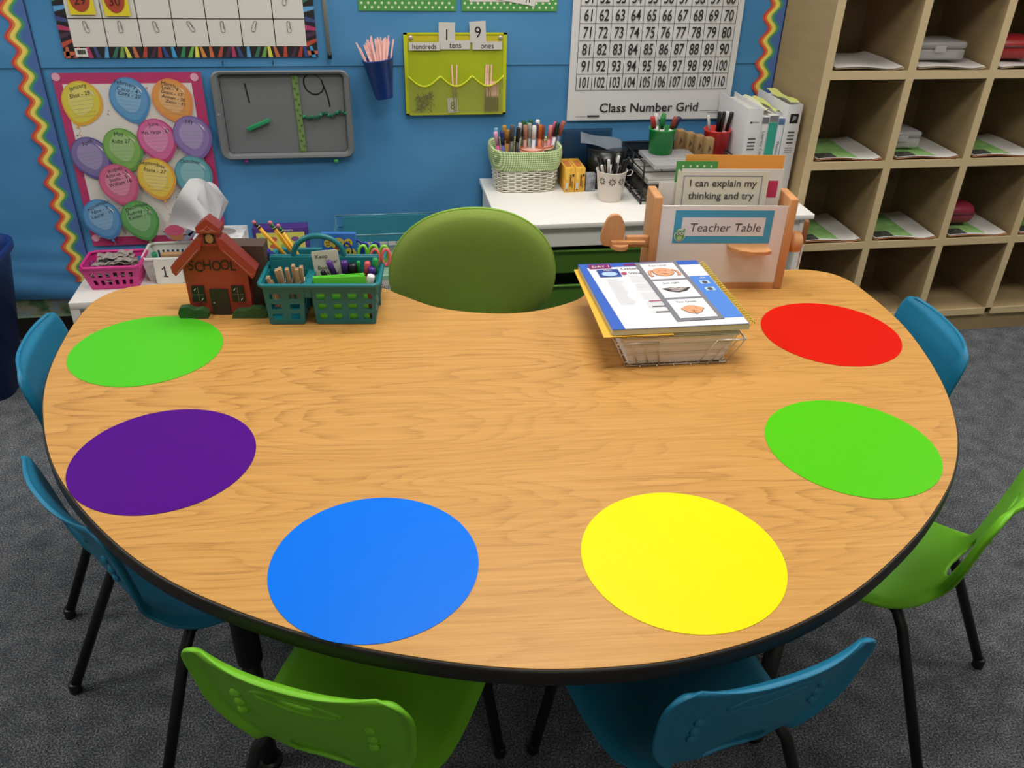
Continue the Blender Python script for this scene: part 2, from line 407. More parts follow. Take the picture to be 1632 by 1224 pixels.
# ------------------------------------------------------------ calendar (local x right, y up; origin lower left of the border)
X0, Z0 = -.932, .997
t = thing('calendar_chart', 'white calendar grid chart with a multicoloured striped border', 'calendar', (X0, 3.036, Z0), WALL)
b = MB(); Wc, Hc = .79, .80; e = .034
b.rect(0, 0, Wc, Hc, M('border_black', '#1f1c20', .7))
rc = ['#c76a45', '#b44a3c', '#4a2f45', '#b03a68', '#3c4a7c', '#5b9fd0', '#35705a', '#6fa04c', '#dcd85a', '#c76a45', '#b84434', '#452a40', '#a8392f', '#2f4a8a', '#3c9fd8', '#2f8a55', '#6db04c', '#e4dc50', '#d08840']
def rays(n, along, off, dr):
    for i in range(n):
        s0 = (i+.15)/n; s1 = (i+.75)/n; sl = .012*math.sin(i*1.3)
        c = M('ray_'+rc[i % len(rc)][1:], rc[i % len(rc)], .7)
        if along == 'x': q = [(s0*Wc, off), (s1*Wc, off), (s1*Wc+sl, off+dr), (s0*Wc+sl+.006, off+dr)]
        else: q = [(off, s0*Hc), (off+dr, s0*Hc+sl+.006), (off+dr, s1*Hc+sl), (off, s1*Hc)]
        b.poly(q, c, .0004)
rays(34, 'x', 0, e); rays(30, 'y', 0, e); rays(30, 'y', Wc-e, e); rays(34, 'x', Hc-e, e)
b.rect(e, e, Wc-e, Hc-e, M('calendar_white', '#dad7d0', .6), .0008)
ln = M('grid_line', '#2e2a30', .7)
for k in range(1, 8):
    x = e+(.104)*k
    if x < Wc-e: b.line([(x, e), (x, Hc-.12)], .0028, ln, .0012)
for k in range(1, 9): b.line([(e, e+.0835*k), (Wc-e, e+.0835*k)], .0028, ln, .0012)
b.build('chart_sheet', t)
b = MB(); b.rect(.035, .004, .072, .030, paper, .0016)
for i in range(14): b.rect(.042+i*.0018, .012, .043+i*.0018+(i % 3)*.0003, .026, black, .002)
b.build('barcode_label', t, label='small white barcode sticker at the lower left corner')
def num_card(x, y, s, label):
    q = MB(); q.rect(0, 0, .075, .085, M('card_yellow', '#e2cf2e', .7), 0); q.box((.0375, .0425, -.001), (.075, .085, .0016), M('card_yellow'))
    q.ell(.036, .048, .030, .040, M('pumpkin_red', '#a8452c', .7), .0006); q.text(s, .036, .043, .027, M('maroon_print', '#3a1c20', .7), .0012, sx=.95)
    tag(q.build('number_card', loc=(x, 3.030, y), rot=WALL), label, 'card', 'yellow date cards on the calendar')
num_card(-.885, 1.126, '29', 'yellow calendar card with a red shape numbered 29'); num_card(-.783, 1.123, '30', 'yellow calendar card with a red shape numbered 30')
def clip(x, y, r):
    q = MB(); P = [(.006, 0), (.006, -.026), (.003, -.031), (-.003, -.031), (-.006, -.026), (-.006, .0), (-.003, .003), (.002, .003), (.003, 0), (.003, -.02)]
    c, s = math.cos(r), math.sin(r)
    q.tube([(a*c-d*s, a*s+d*c, 0) for a, d in P], .0009, M('clip_wire', '#a9a6a2', .4, .6), 6)
    return q.build('paper_clip', loc=(x, 3.0342, y), rot=WALL)
for k, r in enumerate([.15, .0, .2, .45, .0, -.4, 0.]):
    tag(clip(-.85+.104*k, 1.105, r), 'wire paper clip in box %s of the calendar bottom row' % ['one from the left', 'two from the left', 'three from the left', 'four, in the middle', 'five from the left', 'six from the left', 'seven at the right'][k], 'paper clip', 'paper clips on the calendar')
tag(clip(-.226, 1.185, -.3), 'wire paper clip at the top edge of the photo, right end of the calendar', 'paper clip', 'paper clips on the calendar')
# pointer stick
t = thing('pointer_stick', 'thin grey pointer stick with a black tip hanging beside the calendar', 'pointer', (0, 0, 0))
b = MB(); b.cyl((-.104, 3.028, 1.01), (-.118, 3.028, 1.6), .0065, M('pointer_grey', '#b0ad9e', .5), 12); b.build('shaft', t)
b = MB(); b.cyl((-.1035, 3.028, .992), (-.104, 3.028, 1.011), .0072, darkplastic, 12); b.build('tip', t)
# polka dot cards
pol = M('polka_green', '#4f9a4a', .7); pdot = M('polka_dot_white', '#dfe8c8', .7)
def polka(b, x0, y0, x1, y1, st, r, z=.0005):
    b.rect(x0, y0, x1, y1, pol, z); j = 0; y = y0+st*.5
    while y < y1-r:
        x = x0+st*(.5 if j % 2 else 1)
        while x < x1-r: b.ell(x, y, r, r, pdot, z+.0006, n=10); x += st
        y += st*.6; j += 1
for x0, x1, lab in ((0, .321, 'green polka dot card at the top of the blue wall, left one'), (.338, .663, 'green polka dot card with white paper on it at the top of the wall')):
    b = MB(); polka(b, 0, 0, x1-x0, .28, .022, .0042); tag(b.build('polka_card', loc=(x0, 3.038, 1.139), rot=WALL), lab, 'card')
b = MB(); b.rect(0, 0, .27, .2, paper, 0); b.rect(.02, .03, .25, .032, grey, .0006); tag(b.build('paper_sheet', loc=(.365, 3.0365, 1.168), rot=WALL), 'white sheet pinned on the right green polka dot card', 'paper')
b = MB(); b.poly([(0, .01), (.13, -.012), (.14, .08), (.01, .1)], M('white_paper'), 0); b.line([(.1, .0), (.105, .03), (.112, .0)], .003, black, .0006); tag(b.build('paper_sheet', loc=(.455, 3.035, 1.166), rot=WALL), 'small tilted white paper overlapping the sheet on the right polka dot card', 'paper')
for x in (-.45, -.29):
    b = MB(); b.cyl((x, 3.037, .982), (x, 3.033, .985), .002, M('staple_dark', '#1d2a3a', .4), 8)
    b.tube([(x, 3.034, .972), (x, 3.034, .99)], .0012, M('staple_dark'), 6)
    tag(b.build('wall_staple'), 'dark staple in the blue paper above the baking tray, %s one' % ('left' if x < -.4 else 'right'), 'staple')

# ------------------------------------------------------------ birthday balloon poster
px0, pz0 = -.985, .362; PW, PH = .46, .59
t = thing('birthday_poster', 'pink framed birthday poster with a coloured balloon for every month', 'poster', (px0, 3.036, pz0), WALL)
pinkf = M('poster_magenta', '#b8376a', .65); b = MB()
b.rect(0, 0, PW, PH, pinkf); b.rect(.026, .032, PW-.034, PH-.034, M('poster_white', '#dcd6cf', .65), .0005)
for cx, cy in ((.012, PH-.012), (PW-.022, PH-.016), (.014, .03)): b.ell(cx, cy, .013, .013, M('pale_pink_dot', '#e0a4b8', .6), .0012, n=16)
for i in range(46):
    x, y = random.uniform(.02, PW-.02), random.uniform(.03, PH-.02)
    c = ['#5a8f54', '#c85a6a', '#5f6fae', '#d89a4a', '#43464f'][i % 5]; M('confetti_'+c[1:], c, .7)
    b.ell(x, y, random.uniform(.002, .004), random.uniform(.0015, .0025), MATS['confetti_'+c[1:]], .0012, random.uniform(0, 3), 8)
b.build('poster_sheet', t)
BL = [('January', .074, .498, '#d9c94a', '#e0a83c', -.25, .25, ['Eliot - 28']), ('February', .224, .507, '#5f9ac8', '#4d88bd', .1, -.3, ['Coco - 4', 'Cora - 20']),
 ('March', .358, .503, '#dd9950', '#e08a50', .25, -.3, ['Leah - 9', 'Grant - 17', 'Arman - 20', 'Zeno - 31']),
 ('April', .064, .319, '#7c6fa5', '#5c5490', .2, .4, []), ('May', .172, .346, '#7fae5a', '#62984a', .1, 0, ['Ruby 27']), ('June', .287, .376, '#d06a9c', '#b8417a', .1, .1, ['Mrs. Vargas - 23']),
 ('July', .403, .384, '#8a76ae', '#75609c', .1, -.1, []), ('October', .385, .250, '#64a3ac', '#4f8f9c', 0, -.1, []),
 ('August', .136, .228, '#d0688c', '#c0557c', .15, .3, ['Atticus - 5', 'Stella - 5', 'William 16']), ('September', .263, .246, '#dfc04c', '#dd9c3c', .1, -.25, ['Biana - 27']),
 ('November', .057, .108, '#5c97c8', '#4680b8', .15, .4, ['Nico - 7', 'Laurel - 11']), ('December', .181, .099, '#63a35c', '#4b8f4c', .15, .3, ['Aubrey - 2', 'Kaiden - 11'])]
for k, (mo, cx, cy, c1, c2, tl, tx, names) in enumerate(BL):
    a = M('balloon_'+c1[1:], c1, .6); c = M('balloon_rim_'+c2[1:], c2, .6); hi = M('balloon_shine_'+c1[1:], '#%02x%02x%02x' % tuple(int(min(255, int(c1[i:i+2], 16)*.75+60)) for i in (1, 3, 5)), .6)
    q = MB(); z = .0015+.0016*k
    rx, ry = .063, .069
    def bal(s, dx, dy, mat, zz):
        P = []
        for j in range(40):
            an = 2*PI*j/40; r = 1+(.16 if math.sin(an) < 0 else 0)*max(0, -math.sin(an))**3
            x = rx*s*math.cos(an)*(1-.10*max(0, -math.sin(an))**2); y = ry*s*r*math.sin(an)
            P.append((cx+dx+x*math.cos(tl*1.5)-y*math.sin(tl*1.5), cy+dy+x*math.sin(tl*1.5)+y*math.cos(tl*1.5)))
        q.poly(P, mat, zz)
    bal(1, 0, 0, c, z); bal(.90, -.002, .003, a, z+.0003); bal(.62, -.003, .006, hi, z+.0006)
    # knot and string
    kx = cx+ry*1.2*math.sin(tl*1.5); ky = cy-ry*1.2*math.cos(tl*1.5)
    q.poly([(kx-.006, ky-.006), (kx+.006, ky-.005), (kx+.001, ky+.006)], c, z)
    q.line([(kx, ky-.004), (kx+.006, ky-.014), (kx-.002, ky-.024), (kx+.006, ky-.034)], .0016, c, z-.0005) if k in (0, 1, 9, 10, 11) else None
    q.poly([(cx+.022, cy+.046), (cx+.040, cy+.030), (cx+.043, cy+.018), (cx+.030, cy+.036)], M('balloon_glint', '#e6d9d6', .5), z+.0008)
    for j in range(6): q.line([(cx-.036, cy+.018-.0125*j-.018*tx), (cx+.036, cy+.018-.0125*j+.018*tx)], .0007, grey, z+.0008)
    q.text(mo, cx-.004, cy+.051, .0135, dkgrey, z+.001, rot=tx, arc=3.5)
    for j, s in enumerate(names): q.text(s, cx-.002+.003*j, cy+.022-.0155*j+.004*len(names), .0122 if len(names) < 4 else .0108, black, z+.001, rot=tx*.75, shear=.1, sx=1.05 if len(s) < 12 else .8)
    q.build('balloon', t, label=mo+' balloon')
q = MB()   # small printed cupcake held by grey hands at the lower right
z = .022; gp = M('grey_blue_print', '#8f95b0', .65); q.line([(.365, .05), (.33, .028), (.30, .022), (.27, .035), (.26, .05)], .018, gp, z); q.line([(.42, .10), (.37, .085), (.345, .055), (.33, .04)], .022, gp, z)
q.poly([(.262, .045), (.318, .040), (.312, .018), (.276, .020)], M('orange_print'), z+.0006); q.ell(.289, .056, .034, .018, M('pink_icing_print', '#cf5a7e', .6), z+.0010); q.ell(.29, .066, .022, .012, M('pink_icing_print'), z+.0013)
q.ell(.37, .10, .03, .02, M('dark_photo', '#35343f', .7), z-.0004)
q.build('cupcake_print', t)

# ------------------------------------------------------------ baking tray used as a magnet board
tx0, tz0 = -.496, .664; TW, TH = .452, .294
t = thing('baking_tray', 'dark grey metal baking tray hung on the wall with handwritten 1 and 9', 'tray', (tx0, 3.030, tz0), WALL)
tm = M('nonstick_steel', '#75787a', .5, .1, bump=.15, bscale=300)
def rrect(x0, y0, x1, y1, r, n=6):
    P = []
    for (cx, cy, a0) in ((x1-r, y1-r, 0), (x0+r, y1-r, PI/2), (x0+r, y0+r, PI), (x1-r, y0+r, 1.5*PI)):
        for i in range(n+1): a = a0+PI/2*i/n; P.append((cx+r*math.cos(a), cy+r*math.sin(a)))
    return P
b = MB(); loops = [(rrect(0, 0, TW, TH, .03), .010), (rrect(.004, .004, TW-.004, TH-.004, .028), .014), (rrect(.020, .012, TW-.018, TH-.010, .016), .012), (rrect(.026, .018, TW-.024, TH-.016, .014), -.004)]
vs = []; fs = []; n = len(loops[0][0])
for P, z in loops: vs += [(x, y, z) for x, y in P]
for L in range(3):
    for i in range(n): fs.append((L*n+i, L*n+(i+1) % n, (L+1)*n+(i+1) % n, (L+1)*n+i))
fs.append(tuple(range(3*n, 4*n)))
b.add(vs, fs, tm, False)
b.ell(.012, .155, .004, .004, M('tray_hole', '#8fa0b0', .5), .0142, n=14)
b.line([(x-.0, y) for x, y in rrect(.026, .018, TW-.024, TH-.016, .014)], .003, black, -.0032, True)
mk = M('marker_black', '#0d0d0f', .5)
b.line([(.106, .252), (.109, .228), (.114, .188)], .0045, mk, -.003)
b.line([(0.3060, .274), (0.2990, .262), (0.2990, .245), (0.3071, .227), (0.3245, .214), (0.3408, .213), (0.3570, .222), (0.3640, .238)], .0045, mk, -.003); b.line([(0.3060, .274), (0.3199, .279), (0.3408, .276), (0.3535, .264), (0.3593, .255)], .0022, mk, -.003)
b.line([(0.3570, .262), (0.3651, .235), (0.3744, .205), (0.3790, .172)], .0045, mk, -.0028)
b.build('tray_pan', t)
b = MB(); tp = M('washi_green', '#6f8a4c', .7); tq = M('washi_dots', '#3f6a34', .7)
b.poly([(.260, .276), (.280, .276), (.286, .022), (.266, .022)], tp, .0)
for i in range(14): b.ell(.270+.007*i/14+(.004 if i % 2 else -.004), .268-.0175*i, .0042, .0042, tq, .0006, n=12)
tag(b.build('tape_strip', loc=(tx0, 3.0295, tz0), rot=WALL), 'green polka dot tape strip down the middle right of the baking tray', 'tape')
b = MB(); gm = M('green_foam', '#1f8a5a', .7); a = math.radians(22); b.box((0, 0, 0), (.082, .014, .009), gm, .002)
tag(b.build('base_ten_rod', loc=(-.361, 3.0265, .780), rot=(PI/2, -a, 0)), 'green plastic tens rod stuck on the left part of the baking tray', 'counting rod')
gm2 = M('green_cubes', '#155a45', .7)
for i in range(16):
    x = -.206+.0093*i; z = .806+.006*math.sin(i*1.1)+(.014*(i/16)**1.5)-(.010 if i in (1, 2) else 0)
    b = MB(); s = .0085; b.box((0, 0, 0), (s, s, s), gm if i % 3 == 0 else gm2, .001); b.cyl((0, s/2, 0), (0, s/2+.003, 0), .0025, gm2, 8); b.cyl((s/2, 0, 0), (s/2+.003, 0, 0), .0025, gm2, 8)
    tag(b.build('unit_cube', loc=(x, 3.0255, z), rot=(random.random(), random.random()*3, random.random())), 'tiny green unit cube in the wavy row right of the tape on the baking tray', 'counting cube', 'green unit cubes on the baking tray')
for x, z, c, nm in ((-.417, .657, '#9a3f8a', 'pink'), (-.111, .650, '#4fb85c', 'green')):
    tt = thing('push_pin', 'round %s push pin holding up the lower edge of the baking tray' % nm, 'push pin', (x, 3.03, z))
    b = MB(); b.lathe([(0, -.008), (.005, -.007), (.008, -.002), (.0085, .001), (.006, .006), (0, .008)], M(nm+'_pin', c, .35), 16); b.build('head', tt)
    b = MB(); b.cyl((0, .006, 0), (0, .015, 0), .001, chrome, 6); b.build('needle', tt)

# ------------------------------------------------------------ blue cup of pink straws
t = thing('straw_cup', 'dark blue tapered cup pinned to the wall full of pink straws', 'cup', (.068, 2.99, .872), (0, math.radians(-7), 0))
nb = M('navy_plastic', '#12367c', .35)
b = MB(); b.lathe([(0, 0), (.029, 0), (.030, .004), (.050, .122), (.052, .124), (.052, .128), (.048, .128), (.029, .006), (0, .006)], nb, 28, sy=.85); b.build('cup_body', t)
straw = M('pink_straw', '#d9a49c', .5)
random.seed(3)
proto = None
for i in range(46):
    a = random.uniform(0, 2*PI); r = random.uniform(0, .028); lean = random.uniform(-.36, .30); bx, by = .03*lean*.6, .010*math.sin(a)
    tipd = Vector((lean*1.0-.06, .02+.14*math.sin(a), 1))
    base = Vector((.066+.015*lean+.008*math.cos(a), 2.99+.010*math.sin(a), .885))
    Ls = random.uniform(.165, .185)
    if proto is None:
        b = MB(); b.tube([(0, 0, 0), (0, 0, 1)], .0024, straw, 8); proto = b.build('drinking_straw'); o = proto
    else: o = proto.copy(); COL.objects.link(o)
    tag(o, 'thin pink straw standing in the dark blue wall cup', 'straw', 'pink straws in the blue cup')
    o.location = base; o.rotation_euler = aim(tipd); o.scale = (1, 1, Ls)

# ------------------------------------------------------------ yellow place value pocket chart
qx, qz = .142, .803
t = thing('pocket_chart', 'bright yellow green vinyl pocket chart with three clear pockets', 'pocket chart', (qx, 3.034, qz), WALL)
yl = M('lime_vinyl', '#a9b820', .4, bump=.1, bscale=14, var=.06, vscale=9); yt = M('yellow_trim', '#c6cc1c', .45)
QW, QH = .350, .270
b = MB(); b.box((QW/2, QH/2, 0), (QW, QH, .003), yl); b.rect(0, QH-.028, QW, QH, M('yellow_header', '#c9bc2a', .5), .0018); b.build('backing', t)
b = MB(); b.box((.006, QH/2, .002), (.012, QH, .003), yt); b.box((QW-.006, QH/2, .002), (.012, QH, .003), yt); b.box((QW/2, QH-.003, .002), (QW, .006, .003), yt); b.box((QW/2, .003, .002), (QW, .006, .003), yt); b.build('trim', t)
for x in (.024, QW-.022):
    b = MB(); b.lathe([(.003, 0), (.007, .001), (.0075, .003), (.004, .004)], chrome, 16, c=(x, QH-.016, .002)); b.build('grommet', t)
vin = M('clear_vinyl', '#b4b66c', .2, alpha=.32)
for k in range(3):
    x0 = .010+.110*k; x1 = x0+.110; P = []
    for i in range(13):
        u = i/12; P.append((x0+(x1-x0)*u, .132-.034*math.sin(PI*u)))
    b = MB(); b.poly([(x0, .005)]+[(x1, .005)]+P[::-1], vin, .012); b.build('pocket', t)
    b = MB(); b.tube([(p[0], p[1], .013) for p in P], .0035, yt, 8); b.build('pocket_binding', t)
def wcard(x, z, w, h, s, label, th, rot=0., y=3.026, mat=None):
    q = MB(); q.box((0, 0, -.0006), (w, h, .001), mat or paper2); q.text(s, 0, 0, th, black, .0006, sx=.95)
    tag(q.build('word_card' if len(s) > 1 else 'number_card', loc=(x, y, z), rot=(PI/2, -rot, 0)), label, 'card')
wcard(.211, 1.031, .104, .026, 'hundreds', 'white word card reading hundreds on the pocket chart', .0165)
wcard(.315, 1.035, .102, .028, 'tens', 'white word card reading tens on the pocket chart', .0185, 0., 3.027)
wcard(.424, 1.033, .102, .026, 'ones', 'white word card reading ones on the pocket chart', .0185)
wcard(.287, 1.068, .055, .075, '1', 'white card showing 1 above the word tens on the pocket chart', .036, -.02, 3.029)
wcard(.392, 1.076, .055, .066, '9', 'white card showing 9 above the word ones on the pocket chart', .036, .06, 3.029)
wcard(.304, .836, .036, .050, '8', 'white number card 8 in the middle pocket of the pocket chart', .026, .05, 3.0275)
for gx, k, nm in ((.316, 2, 'middle'), (.424, 4, 'right')):
    for j in range(k):
        o = proto.copy(); COL.objects.link(o); tag(o, 'pink straw standing in the %s pocket of the yellow pocket chart' % nm, 'straw', 'straws in the %s pocket' % nm)
        o.location = (gx+.006*j-.006, 3.029, .815); o.rotation_euler = (0, random.uniform(-.05, .03), 0); o.scale = (1, 1, .155)
for j in range(8):
    o = proto.copy(); COL.objects.link(o); tag(o, 'short straw inside the right pocket of the yellow pocket chart', 'straw', 'short straws in the right pocket')
    o.location = (.432+.006*j-.01, 3.0290, .815); o.rotation_euler = (0, random.uniform(-.05, .05), 0); o.scale = (1, 1, .10)
b = MB()
for i in range(60):
    x, y = random.uniform(.18, .236), random.uniform(.818, .875); a = random.uniform(0, PI)
    b.tube([(x-.010*math.cos(a), 3.0275, y-.010*math.sin(a)), (x+.010*math.cos(a), 3.0285, y+.010*math.sin(a)), (x+.009*math.cos(a)+.003, 3.0285, y+.009*math.sin(a)+.003)], .0009, M('dark_clip_wire', '#4b4b46', .4, .6), 5)
tag(b.build('paper_clip_pile'), 'pile of dark paper clips in the left pocket of the pocket chart', 'paper clips', kind='stuff')

# ------------------------------------------------------------ number grid chart
gx0, gz0 = .716, .775; GW, GH = .612, .82
t = thing('number_grid_chart', 'white class number grid poster with rows of black numbers', 'chart', (gx0, 3.034, gz0), WALL)
b = MB(); wp = M('laminated_white', '#dadada', .3)
b.grid(lambda u, v: (GW*u, GH*v, .001+.002*math.sin(u*5+v*3)**2*(1-v)), 20, 20, wp)
cx0, cz0, cw, ch = .0265, .106, .0561, .0553
tx = M('grid_numeral', '#262428', .6)
for r in range(12): b.line([(cx0, cz0+ch*r), (cx0+cw*10, cz0+ch*r)], .0016, tx, .004)
for c in range(11): b.line([(cx0+cw*c, cz0), (cx0+cw*c, cz0+ch*11)], .0016, tx, .004)
for r in range(11):
    for c in range(10):
        n = str((10-r)*10+c+1); b.text(n, cx0+cw*(c+.5), cz0+ch*(r+.5), .037, tx, .0045, sx=.70 if len(n) < 3 else .575, shear=.05, bold=.012)
b.text('Class Number Grid', .305, .045, .032, tx, .0045, sx=1.06, bold=.012)
b.rect(.075, .012, .12, .019, dkgrey, .0045); b.line([(.03, .015), (.07, .015)], .002, grey, .0045); b.line([(.5, .030), (.58, .030)], .002, grey, .0045); b.line([(.53, .022), (.58, .022)], .002, grey, .0045)
b.build('chart_sheet', t)
# ------------------------------------------------------------ white storage unit with green drawers (right)
DX, DY, DZ = .40, 2.545, .571; DW = 1.083; DD = .49
t = thing('storage_unit', 'white storage unit with green drawers under the binders and baskets', 'storage unit', (DX, DY, 0))
b = MB(); b.box((DW/2, DD/2, DZ-.009), (DW, DD, .018), white, .002); b.build('top_board', t)
b = MB(); b.bb((.012, .015, DZ-.085), (DW-.012, .03, DZ-.0185), white); b.build('front_rail', t)
for x in (.012, .52, DW-.03-.012):
    b = MB(); b.bb((x, .012 if x == .52 else .010, 0.0), (x+.03, DD-.005, DZ-.0185 if x != .52 else DZ-.086), white); b.build('side_panel' if x != .52 else 'divider', t)
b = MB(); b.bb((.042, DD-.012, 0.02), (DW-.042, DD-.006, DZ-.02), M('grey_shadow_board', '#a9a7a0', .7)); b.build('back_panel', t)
gb = M('green_bin_plastic', '#56852c', .4)
def drawer(x0, x1, z0, z1, lab=None):
    q = MB(); w = x1-x0; cx = (x0+x1)/2; d = .40
    a = [(w/2-.012, z1-.004), (w/2-.035, z0)]
    lo = (w/2-.035); hi = (w/2-.014)
    vs = []
    for (hw, z, y0, y1) in ((lo, z0, .05, d-.03), (hi, z1, .03, d), (hi-.004, z1, .034, d-.004), (lo-.004, z0+.004, .054, d-.034)):
        vs += [(cx-hw, y0, z), (cx+hw, y0, z), (cx+hw, y1, z), (cx-hw, y1, z)]
    fs = [(3, 2, 1, 0)]+[(L*4+i, L*4+(i+1) % 4, L*4+4+(i+1) % 4, L*4+4+i) for L in range(3) for i in range(4)]+[(12, 13, 14, 15)]
    q.add(vs, fs, gb)
    q.tube([(cx-w/2+.012, .03, z1), (cx+w/2-.012, .03, z1), (cx+w/2-.012, d, z1), (cx-w/2+.012, d, z1)], .007, gb, 8, True)
    o = q.build('drawer', t)
    if lab:
        l = MB(); l.rect(-.05, -.016, .05, .016, paper2); l.text(lab, 0, 0, .017, black, .0008); l.build('label', o, (cx-.11, .0395, (z0+z1)/2+.02), (PI/2+.1, 0, 0), 'label reading '+lab)
for x0, x1 in ((.045, .518), (.552, 1.038)):
    drawer(x0, x1, .375, .462); drawer(x0, x1, .20, .335, 'Red' if x0 < .1 else 'Blue' if False else None)
    drawer(x0, x1, .04, .16)
for x in (.514, .552):
    for z in (.46, .335, .165):
        b = MB(); b.box((x+.002, .03+.02, z+.008), (.016, .04, .006), white, .002); b.build('drawer_runner', t)

# wicker basket with gingham liner
t = thing('wicker_basket', 'white wicker basket with a green gingham liner full of markers', 'basket', (.548, 2.935, DZ))
BW, BD, BH = .105, .075, .155
def ring(hw, hd, z, n=64, r=.25):
    P = []
    for j in range(n):
        a = 2*PI*j/n; c, s = math.cos(a), math.sin(a); e = 4
        k = (abs(c)**e+abs(s)**e)**(-1/e); P.append((hw*k*c, hd*k*s, z))
    return P
wk = M('white_wicker', '#dcd8c8', .6); b = MB()
nrow = 15
for r in range(nrow):
    z = .004+r*.0068; f = 1+.12*z/BH; P = ring(BW*f, BD*f, z, 96)
    Q = []
    for j, p in enumerate(P):
        w = .0026*math.sin(j*2*PI/6+(PI if r % 2 else 0)); L = math.hypot(p[0], p[1]); Q.append((p[0]*(1+w/L), p[1]*(1+w/L), z))
    b.tube(Q, .0027, wk, 6, True)
P0, P1 = ring(BW-.001, BD-.001, .002, 32), ring((BW-.001)*1.1, (BD-.001)*1.1, .11, 32)
for p, q in zip(P0, P1): b.cyl(p, q, .0022, wk, 5)
b.prism([(p[0]*.97, p[1]*.97) for p in ring(BW, BD, 0, 32)], 0, .004, wk)
vs = []; fs = []; n = 64
for k, z in ((.955, .003), (1.07, .11)): vs += [(p[0]*k, p[1]*k, z) for p in ring(BW, BD, 0, n)]
b.add(vs, [(i, (i+1) % n, n+(i+1) % n, n+i) for i in range(n)], M('weave_gap_shade', '#6e6a5c', .9), True)  # dark inner wall added as painted shade in the gaps of the weave
b.build('basket_body', t)
gg = gingham_material(); b = MB()
LP = [(1.12, .078), (1.19, .10), (1.22, .13), (1.20, .150), (1.17, .156), (1.10, .150), (1.06, .11)]
vs = []; n = 64; fs = []
for k, z in LP: vs += [(p[0]*k*(1+.006*math.sin(i*1.7)), p[1]*k*(1+.006*math.sin(i*1.7)), z-(.010*math.sin(2*PI*i/n)**2 if z > .14 and p[1] < 0 else 0)) for i, p in enumerate(ring(BW, BD, 0, n))]
for L in range(len(LP)-1): fs += [(L*n+i, L*n+(i+1) % n, (L+1)*n+(i+1) % n, (L+1)*n+i) for i in range(n)]
b.add(vs, fs, gg, True); b.build('liner', t)
# orange rimmed cups inside the basket
for x, y, nm in ((.568, 2.905, 'left'), (.612, 2.95, 'right')):
    b = MB(); cr = M('coral_plastic', '#c4664a', .5); b.lathe([(0, 0), (.028, 0), (.040, .085), (.042, .086), (.042, .090), (.0385, .090), (.027, .004), (0, .004)], cr, 28)
    b.lathe([(.0415, .078), (.0432, .080), (.0432, .083), (.0415, .085)], M('pale_pink_band', '#e3b3a0', .5), 28)
    tag(b.build('plastic_cup', loc=(x, y, DZ+.055)), 'coral cup with pink rim inside the wicker basket, %s one' % nm, 'cup')
def pen(kind, label, cat, base, tip, L, r, body, cap, capL=.35, group=None, capr=1.15):
    d = (Vector(tip)-Vector(base)).normalized()
    tt = thing(kind, label, cat, base, aim(d), group)
    q = MB(); q.lathe([(0, 0), (r, 0), (r, L*(1-capL))], body, 12); q.build('barrel', tt)
    q = MB(); z0 = L*(1-capL)*.985; q.lathe([(r*.6, z0), (r*capr, z0), (r*capr, L-.003), (r*capr*.75, L), (0, L)], cap, 12); q.build('cap', tt)
    return tt
def cm(h): return M('marker_'+h, '#'+h, .35)
mks = [(.462, 2.905, -.22, 'd65a94', 'e9a8c4', 'pink'), (.462, 2.935, -.16, '7aa6c8', '7aa6c8', 'light blue'), (.470, 2.892, -.10, '3a3f86', '2a2f6a', 'navy'), (.476, 2.925, -.03, 'c9993c', 'b98a35', 'yellow'), (.484, 2.92, 0, 'b8863f', 'b07c38', 'tan'),
 (.492, 2.90, .03, '55544f', '4b4a48', 'grey'), (.496, 2.93, .05, '6b5b3f', '4d4c3c', 'olive'), (.510, 2.91, .08, '2c2a2c', '2a2a2c', 'black'), (.505, 2.95, 0, 'a98d58', 'c0a264', 'beige'), (.52, 2.95, .1, 'dcdadf', 'c9c7cf', 'white'),
 (.545, 2.955, .0, '22352a', '1f5a2f', 'dark green'), (.545, 2.92, 0, 'b77e6d', 'b87f70', 'dusty pink'), (.56, 2.96, 0, '4a8a44', '3d8a3a', 'leaf green'), (.562, 2.93, 0, '8f948c', 'a0a39a', 'pale grey'), (.572, 2.965, 0, '2e4a34', '285a30', 'bottle green'),
 (.575, 2.925, .02, 'cfd4dd', 'e8e8e8', 'white capped'), (.585, 2.93, 0, '3a3c62', '4a4a72', 'indigo'), (.588, 2.955, .05, 'd8d8d8', 'f0f0f0', 'white round capped'), (.597, 2.93, .02, 'cf6d34', 'c8652e', 'orange'), (.608, 2.935, .02, '8d4a33', '84442e', 'brown'),
 (.627, 2.94, .1, 'cf8080', 'd98a86', 'salmon'), (.634, 2.955, .2, 'd66a88', 'c9607c', 'rose'), (.64, 2.945, .2, 'd8d2da', '1f2a24', 'white and black'), (.648, 2.96, .33, '6d6a8a', 'b0604a', 'mauve')]
for x, y, ln_, c1, c2, nm in mks:
    L = .15+random.uniform(-.01, .012)
    pen('marker', nm+' marker standing in the gingham lined wicker basket', 'marker', (x-.02*ln_, y, DZ+.062 if x < .53 else DZ+.068), (x+L*ln_*.8, y, DZ+.062+L), L, .0068, cm(c1), cm(c2), .3, 'markers in the wicker basket')
